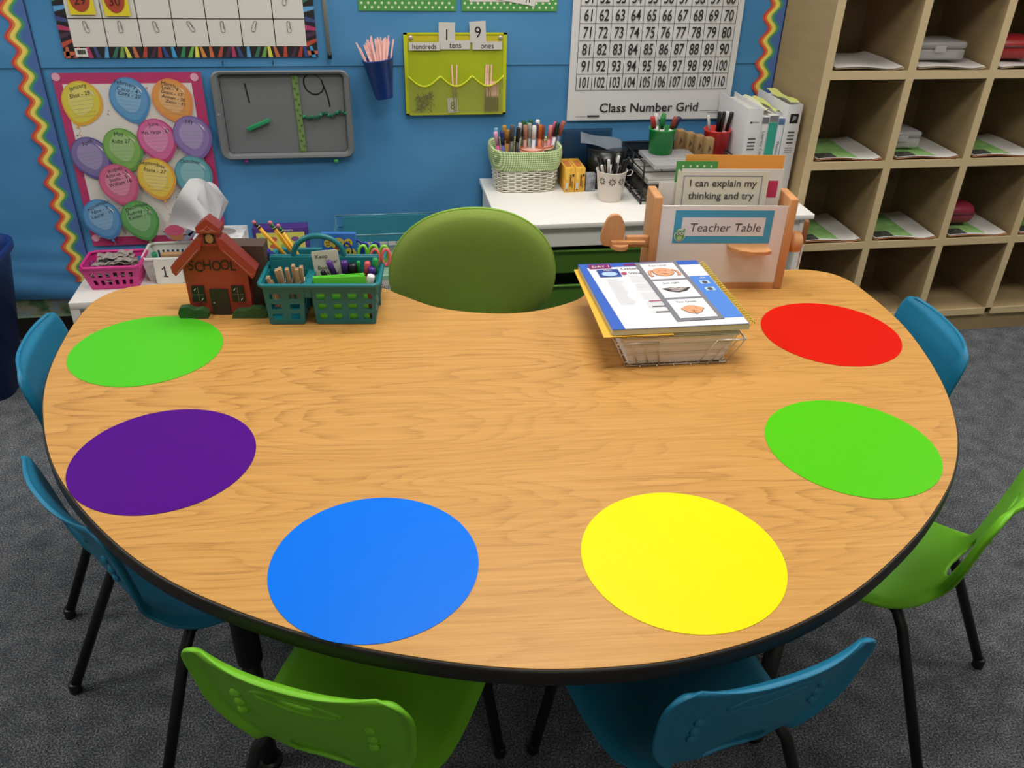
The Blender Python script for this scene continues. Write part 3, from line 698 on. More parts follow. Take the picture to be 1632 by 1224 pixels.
# two yellow boxes and a grey one
patch_y = patch_material('yellow_carton_print', ['#d99a2c', '#e0a834', '#e6b445', '#c9862a'], 30)
for x, nm in ((.679, 'left of the pair beside the basket'), (.7165, 'right of the pair')):
    tt = thing('staple_box', 'small yellow orange cardboard box, %s' % nm, 'box', (x, 2.85, DZ+.0006))
    q = MB(); q.bb((0, 0, 0), (.036, .12, .085), patch_y, .001); q.build('carton', tt)
    q = MB(); yy = -.0006
    for k, (a, c, e_, f_, m_) in enumerate([(.004, .008, .012, .034, paper2), (.006, .006, .010, .012, black), (.018, .02, .024, .062, M('brown_print', '#7a4a1c', .7)), (.027, .055, .033, .064, black), (.026, .014, .029, .040, M('brown_print')), (.006, .045, .012, .07, M('pale_yellow_print', '#f0cc6c', .7))]):
        q.add([(a, yy, c), (e_, yy, c), (e_, yy, f_), (a, yy, f_)], [(0, 1, 2, 3)], m_)
    q.add([(.008, .02, .0858), (.028, .02, .0858), (.028, .09, .0858), (.008, .09, .0858)], [(0, 1, 2, 3)], M('red_orange_print', '#c8763c', .7)); q.build('printed_panel', tt)
b = MB(); b.bb((0, 0, 0), (.034, .028, .062), patch_material('grey_floral_print', ['#6c7078', '#8f929a', '#b0b2b8'], 55), .001)
tag(b.build('small_box', loc=(.7565, 2.85, DZ+.0006)), 'small grey patterned box between the yellow boxes and the white pail', 'box')
# black bowl shaped container with plastic packet
t = thing('black_canister', 'wide black canister standing behind the white pail', 'canister', (.845, 2.925, DZ+.0006))
b = MB(); b.lathe([(0, 0), (.068, 0), (.074, .135), (.071, .135), (.065, .004), (0, .004)], M('black_gloss', '#0f1012', .25), 32); b.build('body', t)
b = MB(); b.lathe([(0, .128), (.070, .128), (.073, .134), (.075, .137), (.075, .141), (.0725, .141), (.071, .138), (0, .137)], M('smoke_plastic', '#2a2d33', .15, alpha=.6), 32); b.build('lid', t)
b = MB(); b.grid(lambda u, v: (-.075+.15*u, -.04+.08*v+.02*u, .004*math.sin(u*6+v*3)-.03*u), 12, 8, M('silver_film', '#7d8894', .2, .4))
tag(b.build('plastic_packet', loc=(.82, 2.915, DZ+.168), rot=(.25, .05, -.2)), 'crumpled silvery plastic packet on top of the black canister', 'packet')
t = thing('document_tray', 'smoky see-through plastic tray against the wall behind the black canister', 'tray', (.70, 3.003, DZ+.0006))
smk = M('smoke_clear', '#27405e', .2, alpha=.45)
b = MB(); b.bb((0, 0, 0), (.006, .03, .175), smk); b.bb((.19, 0, 0), (.196, .03, .14), smk); b.bb((.0065, .026, 0), (.1895, .03, .175), smk); b.bb((.0065, 0, .0041), (.1895, .003, .06), smk); b.build('walls', t)
b = MB(); b.bb((.0065, 0, 0), (.1895, .0255, .004), smk); b.build('base', t)
# white pail of pens
t = thing('pen_pail', 'small white metal pail with punched flowers holding black pens', 'pail', (.822, 2.765, DZ+.0006))
pw = M('cream_enamel', '#dcd0c6', .4); b = MB()
b.lathe([(0, 0), (.040, 0), (.0405, .003), (.052, .100), (.0545, .102), (.0545, .105), (.0505, .104), (.039, .004), (0, .004)], pw, 40)
fl = M('punched_hole', '#3a352f', .8)
for fa in (-1.75, -1.05, -2.5, -.3):
    for k in range(8):
        an = k*PI/4; r1, r2 = .004, .0145
        vs = []
        for (rr, w) in ((r1, 0), ((r1+r2)/2, .0024), (r2, 0), ((r1+r2)/2, -.0024)):
            u = rr*math.cos(an)-w*math.sin(an); v = rr*math.sin(an)+w*math.cos(an); z = .074+v; R = .0408+(.0113)*z/.1+.0008; th = fa+u/R
            vs.append((R*math.cos(th), R*math.sin(th), z))
        b.add(vs, [(0, 1, 2, 3)], fl)
b.build('pail_body', t)
b = MB(); b.tube([(.050*math.cos(a), -.050*math.sin(a)*.0+.052*math.sin(a), .100-.006*math.sin(a)) for a in [PI*k/12 for k in range(13)]], .0012, pw, 6)
b.tube([(.052, 0, .098), (.066, -.010, .104), (.070, -.018, .100), (.06, -.03, .092), (.046, -.03, .09)], .0014, pw, 6); b.build('handle', t)
for i in range(14):
    a = i*2.4; r = .028*math.sqrt((i+.5)/14); lx, ly = math.cos(a)*.30, math.sin(a)*.2
    wh = i in (3, 7, 12)
    L = .135+.012*math.sin(i*3)
    bx, by = .822+r*math.cos(a)*.5, 2.765+r*math.sin(a)*.5
    pen('pen', ('black pen with a white clip' if wh else 'slim black pen')+' standing in the white pail', 'pen', (bx, by, DZ+.008), (bx+lx*L, by+ly*L, DZ+.008+L), L, .0045, M('black_pen', '#131314', .3), M('pen_white_cap', '#d8d6d2', .35) if wh else M('black_pen'), .4, 'white tipped pens in the white pail' if wh else 'black pens in the white pail')
# wire letter rack
RX, RY, RZ = .915, 2.70, DZ+.0006
t = thing('letter_rack', 'black wire letter rack with tiers of papers behind the file holder', 'letter tray', (RX, RY, RZ))
bw = M('black_wire', '#14161c', .4, .3)
for k, z in enumerate((.012, .062, .112)):
    b = MB(); x1, y1 = .34, .26
    b.tube([(0, 0, z), (x1, 0, z), (x1, y1, z), (0, y1, z)], .003, bw, 6, True)
    for i in range(1, 5): b.tube([(x1*i/5, 0, z), (x1*i/5, y1, z)], .0016, bw, 5)
    for i in range(1, 4): b.tube([(0, y1*i/4, z), (x1, y1*i/4, z)], .0016, bw, 5)
    b.tube([(0, .0, z+.03), (0, y1, z+.03)], .0022, bw, 6); b.tube([(x1, .0, z+.03), (x1, y1, z+.03)], .0022, bw, 6); b.tube([(0, y1, z+.03), (x1, y1, z+.03)], .0022, bw, 6)
    b.build('tier', t)
for x in (0, .34):
    b = MB()
    for y in (0, .13, .26): b.tube([(x, y, 0), (x, y, .145)], .0032, bw, 6)
    b.add([(x, .0, 0), (x, .25, 0), (x, .25, .012), (x, .0, .012)], [(0, 1, 2, 3)], bw)
    if x: b.tube([(.34, .26, .145), (.350, .26, .175), (.359, .24, .165), (.359, .22, .13), (.34, .2, .12)], .003, bw, 6)
    b.build('end_frame', t)
b = MB(); b.bb((.0, .262, .0), (.34, .264, .145), M('dark_mesh', '#14171f', .6, alpha=.8)); b.build('back_mesh', t)
for k, (z, hexc, nm) in enumerate(((.0165, '#5f5850', 'dark brown papers in the bottom'), (.0665, '#a9a59e', 'light grey papers in the middle'))):
    b = MB(); b.bb((.02, .006, 0), (.32, .25, .026 if k == 0 else .018), M('stack_'+hexc[1:], hexc, .8)); b.bb((.02, .005, .008), (.32, .0062, .012), M('white_paper'))
    tag(b.build('paper_stack', loc=(RX, RY, RZ+z)), 'stack of %s tier of the wire rack' % nm, 'papers')
b = MB(); b.bb((.10, .01, 0), (.28, .2, .012), M('clear_plastic')); tag(b.build('plastic_sleeve', loc=(RX-.06, RY, RZ+.118)), 'clear plastic sleeve on the top tier of the wire rack', 'sleeve')
def cup(x, y, z, r, h, mat, label):
    q = MB(); q.lathe([(0, 0), (r*.92, 0), (r, h-.006), (r*1.06, h-.004), (r*1.06, h), (r*.95, h), (r*.87, .004), (0, .004)], mat, 32); tag(q.build('pen_cup', loc=(x, y, z)), label, 'cup')
gz = RZ+.1162
cup(1.022, 2.865, gz+.0146, .045, .085, M('green_cup', '#0f8a3c', .35), 'green plastic cup of dry erase markers on the wire rack')
cup(1.230, 2.875, gz, .046, .09, M('red_cup', '#cc2f30', .35), 'red plastic cup of pens at the right end of the wire rack')
wm = M('marker_white', '#dcdad6', .35)
for i, (dx, dy, lx, ly, hexc, nm) in enumerate([(-.022, -.01, -.25, 0, 'b83a3a', 'red'), (-.008, -.015, -.05, -.1, '1f7a3c', 'green'), (.006, .012, .02, .1, '2a8a3c', 'second green'), (.012, -.012, .25, -.1, '8c3a30', 'maroon'), (.022, .006, .4, 0, '1f2c4a', 'navy'), (-.012, .018, -.1, .15, 'd8d4d0', 'white')]):
    L = .125; bx, by = 1.022+dx*.6, 2.865+dy*.6
    pen('marker', 'white dry erase marker with %s cap in the green cup' % nm, 'marker', (bx, by, gz+.020), (bx+lx*L, by+ly*L, gz+.020+L), L, .0075, wm, cm(hexc), .32)
for i, (dx, dy, lx, ly, bod, cp, nm) in enumerate([(-.022, 0, -.22, 0, 'e3dcdc', 'e3dcdc', 'slim white pen leaning left'), (-.006, -.01, .0, 0, '1b1b1d', '1b1b1d', 'thick black marker'), (.006, -.012, .06, 0, '202022', '202022', 'second thick black marker'), (.02, .0, .12, 0, 'e0dedc', 'e0dedc', 'white pen'), (.028, -.008, .18, 0, 'e0dedc', '1b1b1d', 'white marker with long black cap')]):
    L = .145 if i else .135; bx, by = 1.230+dx*.6, 2.875+dy*.6
    pen('marker', nm+' in the red cup', 'marker', (bx, by, gz+.006), (bx+lx*L, by+ly*L, gz+.006+L), L, .006 if i else .004, cm(bod), cm(cp), .45)
wd = M('wood_block', '#9c7c52', .7, var=.12, vscale=30)
for i in range(4):
    b = MB(); b.bb((0, 0, 0), (.028, .034, .072), wd, .002); b.add([(.008, -.0005, .02), (.020, -.0005, .035), (.010, -.0005, .05)], [(0, 1, 2)], M('block_stamp', '#5d4a30', .8))
    tag(b.build('wooden_block', loc=(1.105+.0225*i, 2.925-.036*i, gz), rot=(0, 0, .0)), ['brown wooden block farthest back in the row of four', 'brown wooden block second from the back in the row', 'brown wooden block third from the back in the row', 'brown wooden block nearest, beside the red cup'][i], 'block')
# binders and booklets
bwm = M('white_binder_vinyl', '#cfced0', .35)
def binder(x, w, h, label, d=.255, marks='a'):
    tt = thing('ring_binder', label, 'binder', (x, 2.752, DZ+.0006))
    q = MB(); q.box((.0015, d/2, h/2), (.003, d, h), bwm, .001); q.build('front_cover', tt)
    q = MB(); q.box((w-.0015, d/2, h/2), (.003, d, h), bwm, .001); q.build('back_cover', tt)
    q = MB(); q.box((w/2, .0, h/2), (w, .003, h), bwm, .001)
    if marks == 'a':
        q.ell_ = None
        def hr(x0, z0, x1, z1, m_): q.add([(x0, -.0022, z0), (x1, -.0022, z0), (x1, -.0022, z1), (x0, -.0022, z1)], [(0, 1, 2, 3)], m_)
        hr(.012, h-.05, .020, h-.044, black); hr(.020, h-.048, w-.01, h-.045, grey)
        for k in range(4): hr(.014, h-.105-.012*k, w-.014, h-.100-.012*k, dkgrey)
        for k in range(3): hr(.012, h-.168-.008*k, w-.012, h-.165-.008*k, grey)
    else:
        def hr(x0, z0, x1, z1, m_): q.add([(x0, -.0022, z0), (x1, -.0022, z0), (x1, -.0022, z1), (x0, -.0022, z1)], [(0, 1, 2, 3)], m_)
        hr(.012, h-.062, w-.010, h-.03, black)
        q.add([(.02, -.0024, h-.056), (w-.02, -.0024, h-.05), (w-.016, -.0024, h-.04), (.024, -.0024, h-.036)], [(0, 1, 2, 3)], grey)
        for k in range(4): hr(.014, h-.095-.012*k, w-.014, h-.090-.012*k, dkgrey)
        for k in range(3): hr(.012, h-.148-.008*k, w-.012, h-.145-.008*k, grey)
        hr(.01, .02, w-.02, .023, dkgrey)
    q.build('spine', tt)
    q = MB(); q.bb((.005, .01, .008), (w-.005, d-.02, h-.014), M('page_block', '#c9c6bd', .9)); q.build('pages', tt)
    return tt
binder(1.278, .055, .305, 'thick white ring binder, leftmost beside the number grid')
binder(1.420, .052, .315, 'thick white ring binder with a black logo square, beside the cubby', marks='b')
def booklet(x, w, h, d, hexc, label, top=None, band=None, txt=None):
    q = MB(); q.box((w/2, d/2, h/2), (w, d, h), M('booklet_'+hexc, '#'+hexc, .6), .001)
    def hr(x0, z0, x1, z1, m_): q.add([(x0, -.001, z0), (x1, -.001, z0), (x1, -.001, z1), (x0, -.001, z1)], [(0, 1, 2, 3)], m_)
    if top: hr(.0005, h-.022, w-.0005, h-.001, M('booklet_'+top, '#'+top, .6))
    if band: hr(.0005, band[0], w-.0005, band[1], M('booklet_'+band[2], '#'+band[2], .6))
    if txt:
        T0 = q.T; q.T = Matrix.Translation((w/2, -.0014, h*.62)) @ Matrix.Rotation(PI/2, 4, 'X') @ Matrix.Rotation(-PI/2, 4, 'Z'); q.text(txt, 0, 0, w*.5, M('booklet_text', '#5a6470', .7), 0); q.T = T0
    tag(q.build('booklet', loc=(x, 2.755, DZ+.0006)), label, 'booklet')
booklet(1.335, .024, .275, .22, 'd2d0cf', 'thin white booklet titled Literacy Centers between the binders', '6e6f75', None, 'Literacy Centers')
booklet(1.3605, .033, .28, .23, 'd6d3d0', 'white booklet with a teal band on its spine between the binders', '77777c', (.13, .256, '2f9a86'))
booklet(1.395, .022, .27, .23, 'cbd0d6', 'white booklet with a blue top band beside the right binder', '4f6f9c', None, 'Phonics')
ylw = M('pale_yellow_paper', '#c8cc74', .8)
for x, w, z, nm in ((1.345, .03, .289, 'pale sheets sticking up over the left booklets'), (1.383, .026, .285, 'green yellow sheets sticking up between the binders')):
    b = MB(); b.grid(lambda u, v: (w*u, .22*v, .006*math.sin(u*4+v*5)+.004), 6, 10, ylw if w < .03 else M('cream_sheets', '#d2d4b4', .8))
    tag(b.build('loose_sheets', loc=(x, 2.77, DZ+z)), nm, 'papers')
b = MB(); b.grid(lambda u, v: (.034*u, .2*v, .004*math.sin(v*8)+.004), 4, 10, ylw); tag(b.build('loose_sheets', loc=(1.428, 2.76, DZ+.318)), 'yellow green sheet lying on the binder beside the cubby', 'papers')

# ------------------------------------------------------------ low white unit on the left
t = thing('low_shelf_unit', 'low white shelf unit holding the pink and white baskets', 'shelf unit', (-1.012, 2.742, 0))
UW, UD, UH = .79, .287, .28
b = MB(); b.box((UW/2, UD/2, UH-.0125), (UW, UD, .025), white, .002); b.build('top_board', t)
for x in (0, UW-.028):
    b = MB(); b.bb((x, .001, 0), (x+.028, UD, UH-.0255), white); b.build('side_panel', t)
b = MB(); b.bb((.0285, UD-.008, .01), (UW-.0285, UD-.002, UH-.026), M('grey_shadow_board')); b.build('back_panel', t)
b = MB(); b.bb((.0285, .02, .03), (UW-.0285, UD-.009, .05), white); b.build('bottom_board', t)
def slotted(name, label, loc, w0, d0, w1, d1, h, mat, rows, cols, rot=0.):
    # tapered basket with slots cut through its walls
    tt = thing(name, label, 'basket', loc, (0, 0, rot))
    q = MB(); th = .0025
    def wall(a0, a1, b0, b1, ncols):   # a: bottom corners, b: top corners
        A0, A1, B0, B1 = map(Vector, (a0, a1, b0, b1))
        def pt(u, v): return (A0*(1-u)+A1*u)*(1-v)+(B0*(1-u)+B1*u)*v
        us = [0]+sum([[.08+.84*(k+.25)/ncols, .08+.84*(k+.75)/ncols] for k in range(ncols)], [])+[1]
        vsq = [0]+sum([[.14+.7*(k+.15)/rows, .14+.7*(k+.82)/rows] for k in range(rows)], [])+[1]
        for i in range(len(us)-1):
            for j in range(len(vsq)-1):
                if i % 2 == 1 and j % 2 == 1: continue
                q.add([tuple(pt(us[i], vsq[j])), tuple(pt(us[i+1], vsq[j])), tuple(pt(us[i+1], vsq[j+1])), tuple(pt(us[i], vsq[j+1]))], [(0, 1, 2, 3)], mat)
    c0 = [(-w0/2, -d0/2, 0), (w0/2, -d0/2, 0), (w0/2, d0/2, 0), (-w0/2, d0/2, 0)]; c1 = [(-w1/2, -d1/2, h), (w1/2, -d1/2, h), (w1/2, d1/2, h), (-w1/2, d1/2, h)]
    for i in range(4): wall(c0[i], c0[(i+1) % 4], c1[i], c1[(i+1) % 4], cols if i % 2 == 0 else max(3, int(cols*.7)))
    q.add(c0, [(0, 1, 2, 3)], mat)
    o = q.build('basket_body', tt); md = o.modifiers.new('s', 'SOLIDIFY'); md.thickness = th; md.offset = 0
    q = MB(); q.tube([(p[0], p[1], p[2]) for p in [c for c in [(-w1/2, -d1/2+.015, h), (-w1/2+.015, -d1/2, h), (w1/2-.015, -d1/2, h), (w1/2, -d1/2+.015, h), (w1/2, d1/2-.015, h), (w1/2-.015, d1/2, h), (-w1/2+.015, d1/2, h), (-w1/2, d1/2-.015, h)]]], .0055, mat, 8, True); q.build('rim', tt)
    return tt
pinkb = M('hot_pink_plastic', '#cf2f86', .4)
slotted('pink_basket', 'hot pink plastic basket heaped with grey foil packets', (-.883, 2.895, UH+.0015), .15, .11, .19, .15, .085, pinkb, 2, 6)
b = MB(); fo = M('grey_foil_paper', '#a39a92', .5, .1, bump=.5, bscale=90, var=.2, vscale=60); random.seed(11)
for i in range(70):
    x, y = random.uniform(-.05, .062), random.uniform(-.045, .05); z = .035+.065*(i/70)
    w = .045*(1-.35*i/70)
    c, s = math.cos(random.uniform(-.3, .3)), math.sin(random.uniform(-.3, .3)); tl = random.uniform(-.2, .2)
    x *= 1-.3*i/70; y *= 1-.3*i/70
    def fn(u, v): X = (u-.5)*w*1.6; Y = (v-.5)*w; return (x+X*c-Y*s, y+X*s+Y*c, z+.003*math.sin(u*9+i)+X*tl)
    b.grid(fn, 6, 2, fo, False)
tag(b.build('foil_packets', loc=(-.883, 2.895, UH)), 'heap of flat grey foil packets in the pink basket', 'packets', kind='stuff')
wp2 = M('white_basket_plastic', '#d3d2cc', .45)
slotted('white_basket', 'white slotted plastic basket with blocks behind the number cards', (-.700, 2.955, UH+.0015), .16, .12, .185, .15, .085, wp2, 1, 9)
b = MB(); b.bb((-.035, -.012, 0), (.035, .012, .02), M('tan_wood_block', '#b08a60', .7), .002); tag(b.build('wooden_block', loc=(-.705, 2.945, UH+.062)), 'tan wooden block in the white slotted basket', 'block')
gcl = M('green_cube_plastic', '#2f8f66', .5)
for k, (x, y) in enumerate(((-.642, 2.95), (-.655, 2.935), (-.765, 2.955), (-.628, 2.965))):
    b = MB(); b.box((0, 0, .009), (.018, .018, .018), gcl, .002); b.cyl((0, 0, .018), (0, 0, .022), .005, gcl, 10); tag(b.build('linking_cube', loc=(x, y, UH+.062), rot=(0, 0, k)), 'green linking cube in the white slotted basket', 'counting cube', 'green cubes in the white basket')
for k in range(4):     # cards standing in front of the basket
    b = MB(); P = rrect(-.046, 0, .046, .088, .01); b.prism(P, -.0012, 0, M('white_card', '#d6d2c6', .7))
    if k == 0: b.line([(-.022, .052), (-.013, .062), (-.012, .03)], .005, black, .0006); b.line([(-.019, .028), (-.004, .026)], .004, black, .0006)
    tag(b.build('number_card', loc=(-.706+.009*k, 2.862+.003*k, UH+.0008), rot=(PI/2-.10, 0, 0)), 'white card with a black 1 standing before the white basket' if k == 0 else 'blank white card %s behind the card with the 1' % ['', 'first', 'second', 'last'][k], 'card')
# tissue box with a tissue pulled up
t = thing('tissue_box', 'white floral tissue box behind the red schoolhouse', 'tissue box', (-.512, 2.86, UH+.0006), (0, 0, -.05))
tbm = patch_material('floral_box_print', ['#d9d7d6', '#d9d7d6', '#c3c1c6', '#a9a6b0'], 30)
b = MB(); b.bb((-.08, -.06, 0), (.08, .06, .185), tbm, .002); b.build('carton', t)
b = MB(); b.ell(0, 0, .052, .034, M('box_opening', '#8d8781', .7), .1856); b.build('opening', t)
b = MB(); tw = M('tissue_white', '#eeedf0', .9)
def ts(u, v):
    # a folded sheet rising from the slot, fanning to the left with a drooping corner
    a = (u-.5); x = a*(.03+.17*v)+(-.035*v); z = .175+.20*v-.12*max(0, -a)*v*1.6-.25*a*a*v; y = .018*math.sin(u*9+v*2)*(.3+v)-.02*v*math.sin(u*3)
    return (x, y, z)
b.grid(ts, 30, 24, tw); b.grid(lambda u, v: (lambda p: (p[0]*.7+.03*v, p[1]+.02, p[2]-.02*v))(ts(1-u, v)), 30, 24, tw)
tag(b.build('tissue', loc=(-.545, 2.86, UH)), 'white tissue pulled up out of the floral tissue box', 'tissue')
# purple learning box
t = thing('game_box', 'purple and yellow printed game box leaning behind the teal caddy', 'box', (-.418, 2.93, UH+.0006))
pu = M('purple_carton', '#4a2a7c', .5); b = MB(); b.bb((0, 0, 0), (.19, .05, .165), pu, .001); b.build('carton', t)
b = MB(); b.rect(.012, .03, .178, .148, M('print_yellow', '#cfc85a', .7), .0)
for i in range(16):
    x, y = .03+.038*(i % 4), .045+.026*(i//4); b.ell(x, y, .014, .009, M(['print_teal', 'print_purple', 'print_green', 'print_red'][(i*7) % 4], ['#4fa0a0', '#7c4f8c', '#7fae4a', '#c05a4a'][(i*7) % 4], .7), .0006, n=14)
b.text('Corners', .115, .157, .010, paper, .0006); b.text('Corners', .05, .012, .008, paper2, .0006); b.build('printed_front', t, (0, -.0008, 0), (PI/2, 0, 0))
# teal wire basket on a clear drawer with a Guided label
t = thing('clear_drawer_unit', 'clear green tinted drawer unit labelled Guided behind the table', 'drawer unit', (-.205, 2.735, 0))
cg = M('clear_green_plastic', '#8fb59c', .2, alpha=.75); b = MB(); b.bb((0, 0, 0), (.44, .28, .335), cg, .006); b.build('body', t)
b = MB(); b.rect(.17, .27, .42, .315, paper2, 0); b.text('Guided Reading', .30, .292, .020, black, .0008); b.build('label', t, (0, -.001, 0), (PI/2, 0, 0), 'label reading Guided Reading')
t = thing('wire_basket', 'teal wire basket holding papers on the clear drawer unit', 'basket', (-.13, 2.79, .336))
tw_ = M('teal_wire', '#1d6f8a', .4, .2); b = MB(); w, d, h = .36, .20, .125
for z, k in ((0.003, .92), (h*.33, .95), (h*.66, .98)): b.tube([(w/2-w/2*k, d/2-d/2*k, z), (w/2+w/2*k, d/2-d/2*k, z), (w/2+w/2*k, d/2+d/2*k, z), (w/2-w/2*k, d/2+d/2*k, z)], .0016, tw_, 6, True)
for i in range(13):
    x = w*i/12; xb = w/2+(x-w/2)*.92; b.tube([(x, 0, h), (xb, d*.04, .003), (xb, d*.96, .003), (x, d, h)], .0014, tw_, 5)
for i in range(1, 6):
    y = d*i/6; b.tube([(0, y, h), (w*.04, y, .003), (w*.96, y, .003), (w, y, h)], .0014, tw_, 5)
b.build('mesh', t)
b = MB(); b.tube([(0, 0, h), (w, 0, h), (w, d, h), (0, d, h)], .003, M('silver_teal_wire', '#7fa9b4', .3, .6), 8, True); b.build('rim', t)
b = MB(); b.bb((0, 0, 0), (w*.86, .008, .12), M('teal_folder', '#2f7f95', .6)); tag(b.build('folder', loc=(-.105, 2.975, .341)), 'teal folder standing at the back of the wire basket', 'folder')
b = MB(); b.bb((0, 0, 0), (.22, .003, .085), paper2)
def hr(x0, z0, x1, z1, m_): b.add([(x0, -.0006, z0), (x1, -.0006, z0), (x1, -.0006, z1), (x0, -.0006, z1)], [(0, 1, 2, 3)], m_)
hr(.10, .055, .125, .057, dkgrey); hr(.10, .061, .12, .063, dkgrey); hr(.10, .066, .128, .068, dkgrey)
tag(b.build('paper_sheet', loc=(-.05, 2.81, .341)), 'white printed sheet standing in the teal wire basket', 'paper')
# blue recycling bin
t = thing('recycling_bin', 'tall dark blue plastic bin at the left edge by the wall', 'bin', (-1.335, 2.70, 0))
db = M('deep_blue_plastic', '#0b2a6c', .4); b = MB()
prof = [(.115, .0), (.18, .46), (.192, .463), (.192, .485), (.183, .485), (.172, .46), (.11, .006)]
vs = []; fs = []; n = 48
for r, z in prof: vs += [(p[0], p[1], z) for p in ring(r, r*.9, 0, n)]
for L in range(len(prof)-1): fs += [(L*n+i, L*n+(i+1) % n, (L+1)*n+(i+1) % n, (L+1)*n+i) for i in range(n)]
fs.append(tuple(range((len(prof)-1)*n, len(prof)*n))); fs.append(tuple(range(n))[::-1])
b.add(vs, fs, db, True); b.build('body', t)
# ------------------------------------------------------------ kidney shaped table
TZ = .68; H = .86
raw = [(-.752, 2.107), (-.729, 2.203), (-.663, 2.262), (-.53, 2.270), (-.35, 2.245), (-.15, 2.214), (.001, 2.188), (.066, 2.128), (.162, 2.038), (.29, 1.990), (.409, 1.989), (.531, 2.038), (.605, 2.112), (.68, 2.170), (.80, 2.190), (1.0, 2.188), (1.188, 2.180), (1.288, 2.168), (1.352, 2.118), (1.374, 2.02), (1.366, 1.791), (1.304, 1.538), (1.215, 1.336), (1.109, 1.185), (.985, 1.068), (.868, .982), (.744, .908), (.605, .850), (.46, .819), (.332, .813), (.192, .827), (.057, .862), (-.108, .926), (-.276, 1.023), (-.409, 1.129), (-.534, 1.276), (-.637, 1.440), (-.708, 1.627), (-.744, 1.787), (-.757, 1.96)]
TC = Vector((.26, 1.30, 0))
def catmull(P, k=8):
    out = []; n = len(P)
    for i in range(n):
        a, b_, c, d = [Vector(P[(i+j) % n]) for j in (-1, 0, 1, 2)]
        for s in range(k):
            t_ = s/k; out.append(.5*((2*b_)+(c-a)*t_+(2*a-5*b_+4*c-d)*t_*t_+(3*b_-a-3*c+d)*t_**3))
    return out
ta = math.radians(-4.5)
out = []
for p in catmull(raw):
    v = Vector((p.x*H-TC.x, p.y*H-TC.y, 0)); v.rotate(Matrix.Rotation(-ta, 3, 'Z')); out.append((v.x, v.y))
t = thing('kidney_table', 'large kidney shaped oak top classroom table with black edge', 'table', (TC.x, TC.y, 0), (0, 0, ta))
b = MB(); b.prism(out[::-1], TZ-.0235, TZ, oak); b.build('table_top', t)
eb = M('black_rubber_edge', '#1a1613', .5); b = MB()
def off(P, d):
    n = len(P); R = []
    for i in range(n):
        t_ = (Vector(P[(i+1) % n])-Vector(P[i-1])).normalized(); nn = Vector((-t_.y, t_.x)); R.append((P[i][0]+nn.x*d, P[i][1]+nn.y*d))
    return R
# outline runs clockwise: outward is left of travel
area = sum(out[i][0]*out[(i+1) % len(out)][1]-out[(i+1) % len(out)][0]*out[i][1] for i in range(len(out)))
sg = 1 if area < 0 else -1
loops = [(off(out, .0003*sg), TZ-.0015), (off(out, .0018*sg), TZ-.001), (off(out, .004*sg), TZ-.005), (off(out, .004*sg), TZ-.027), (off(out, .001*sg), TZ-.031), (off(out, -.01*sg), TZ-.031)]
vs = []; fs = []; n = len(out)
for P, z in loops: vs += [(x, y, z) for x, y in P]
for L in range(len(loops)-1): fs += [(L*n+i, L*n+(i+1) % n, (L+1)*n+(i+1) % n, (L+1)*n+i) for i in range(n)]
b.add(vs, fs, eb, True); b.build('edge_band', t)
b = MB(); b.prism([(x*.96, y*.96) for x, y in out][::-1], TZ-.030, TZ-.0245, M('dark_underside', '#221d18', .8)); b.build('underside', t)
def tl(x, y):
    v = Vector((x-TC.x, y-TC.y, 0)); v.rotate(Matrix.Rotation(-ta, 3, 'Z')); return v
for x, y in ((-.27, 1.12), (.72, 1.04), (-.50, 1.78), (1.02, 1.72)):
    v = tl(x, y); b = MB(); b.cyl((v.x, v.y, .30), (v.x, v.y, TZ-.032), .023, steel, 16); b.cyl((v.x, v.y, .012), (v.x, v.y, .31), .017, darkplastic, 16)
    b.box((v.x, v.y, TZ-.034), (.12, .12, .005), steel, .001)
    o = b.build('leg', t); q = MB(); q.cyl((v.x, v.y, 0), (v.x, v.y, .014), .024, darkplastic, 16); q.build('foot', o)

# dry erase circles
vinyl = {}
D = .349*H/2
for x, y, hexc, nm in ((-.5513, 1.8931, '#4fbf24', 'green circle mat at the far left, in front of the schoolhouse'), (-.4320, 1.4341, '#4e0880', 'purple circle mat on the left side of the oak table'), (-.0319, 1.0795, '#0070e8', 'bright blue circle mat at the front of the table'),
        (.4899, 1.0249, '#f8e000', 'bright yellow circle mat at the front of the table'), (.9500, 1.2972, '#50c010', 'green circle mat at the right, between the yellow and red ones'), (1.1497, 1.7780, '#d01608', 'red circle mat at the far right, nearest the file holder')):
    m = M('vinyl_'+hexc[1:], hexc, .38); m.node_tree.nodes['Principled BSDF'].inputs['Specular IOR Level'].default_value = .14
    b = MB(); b.prism([(D*math.cos(2*PI*k/96), D*math.sin(2*PI*k/96)) for k in range(96)], 0, .0007, m)
    tag(b.build('circle_mat', loc=(x*H, y*H, TZ+.0002)), nm, 'table mat', 'coloured circle mats on the table')

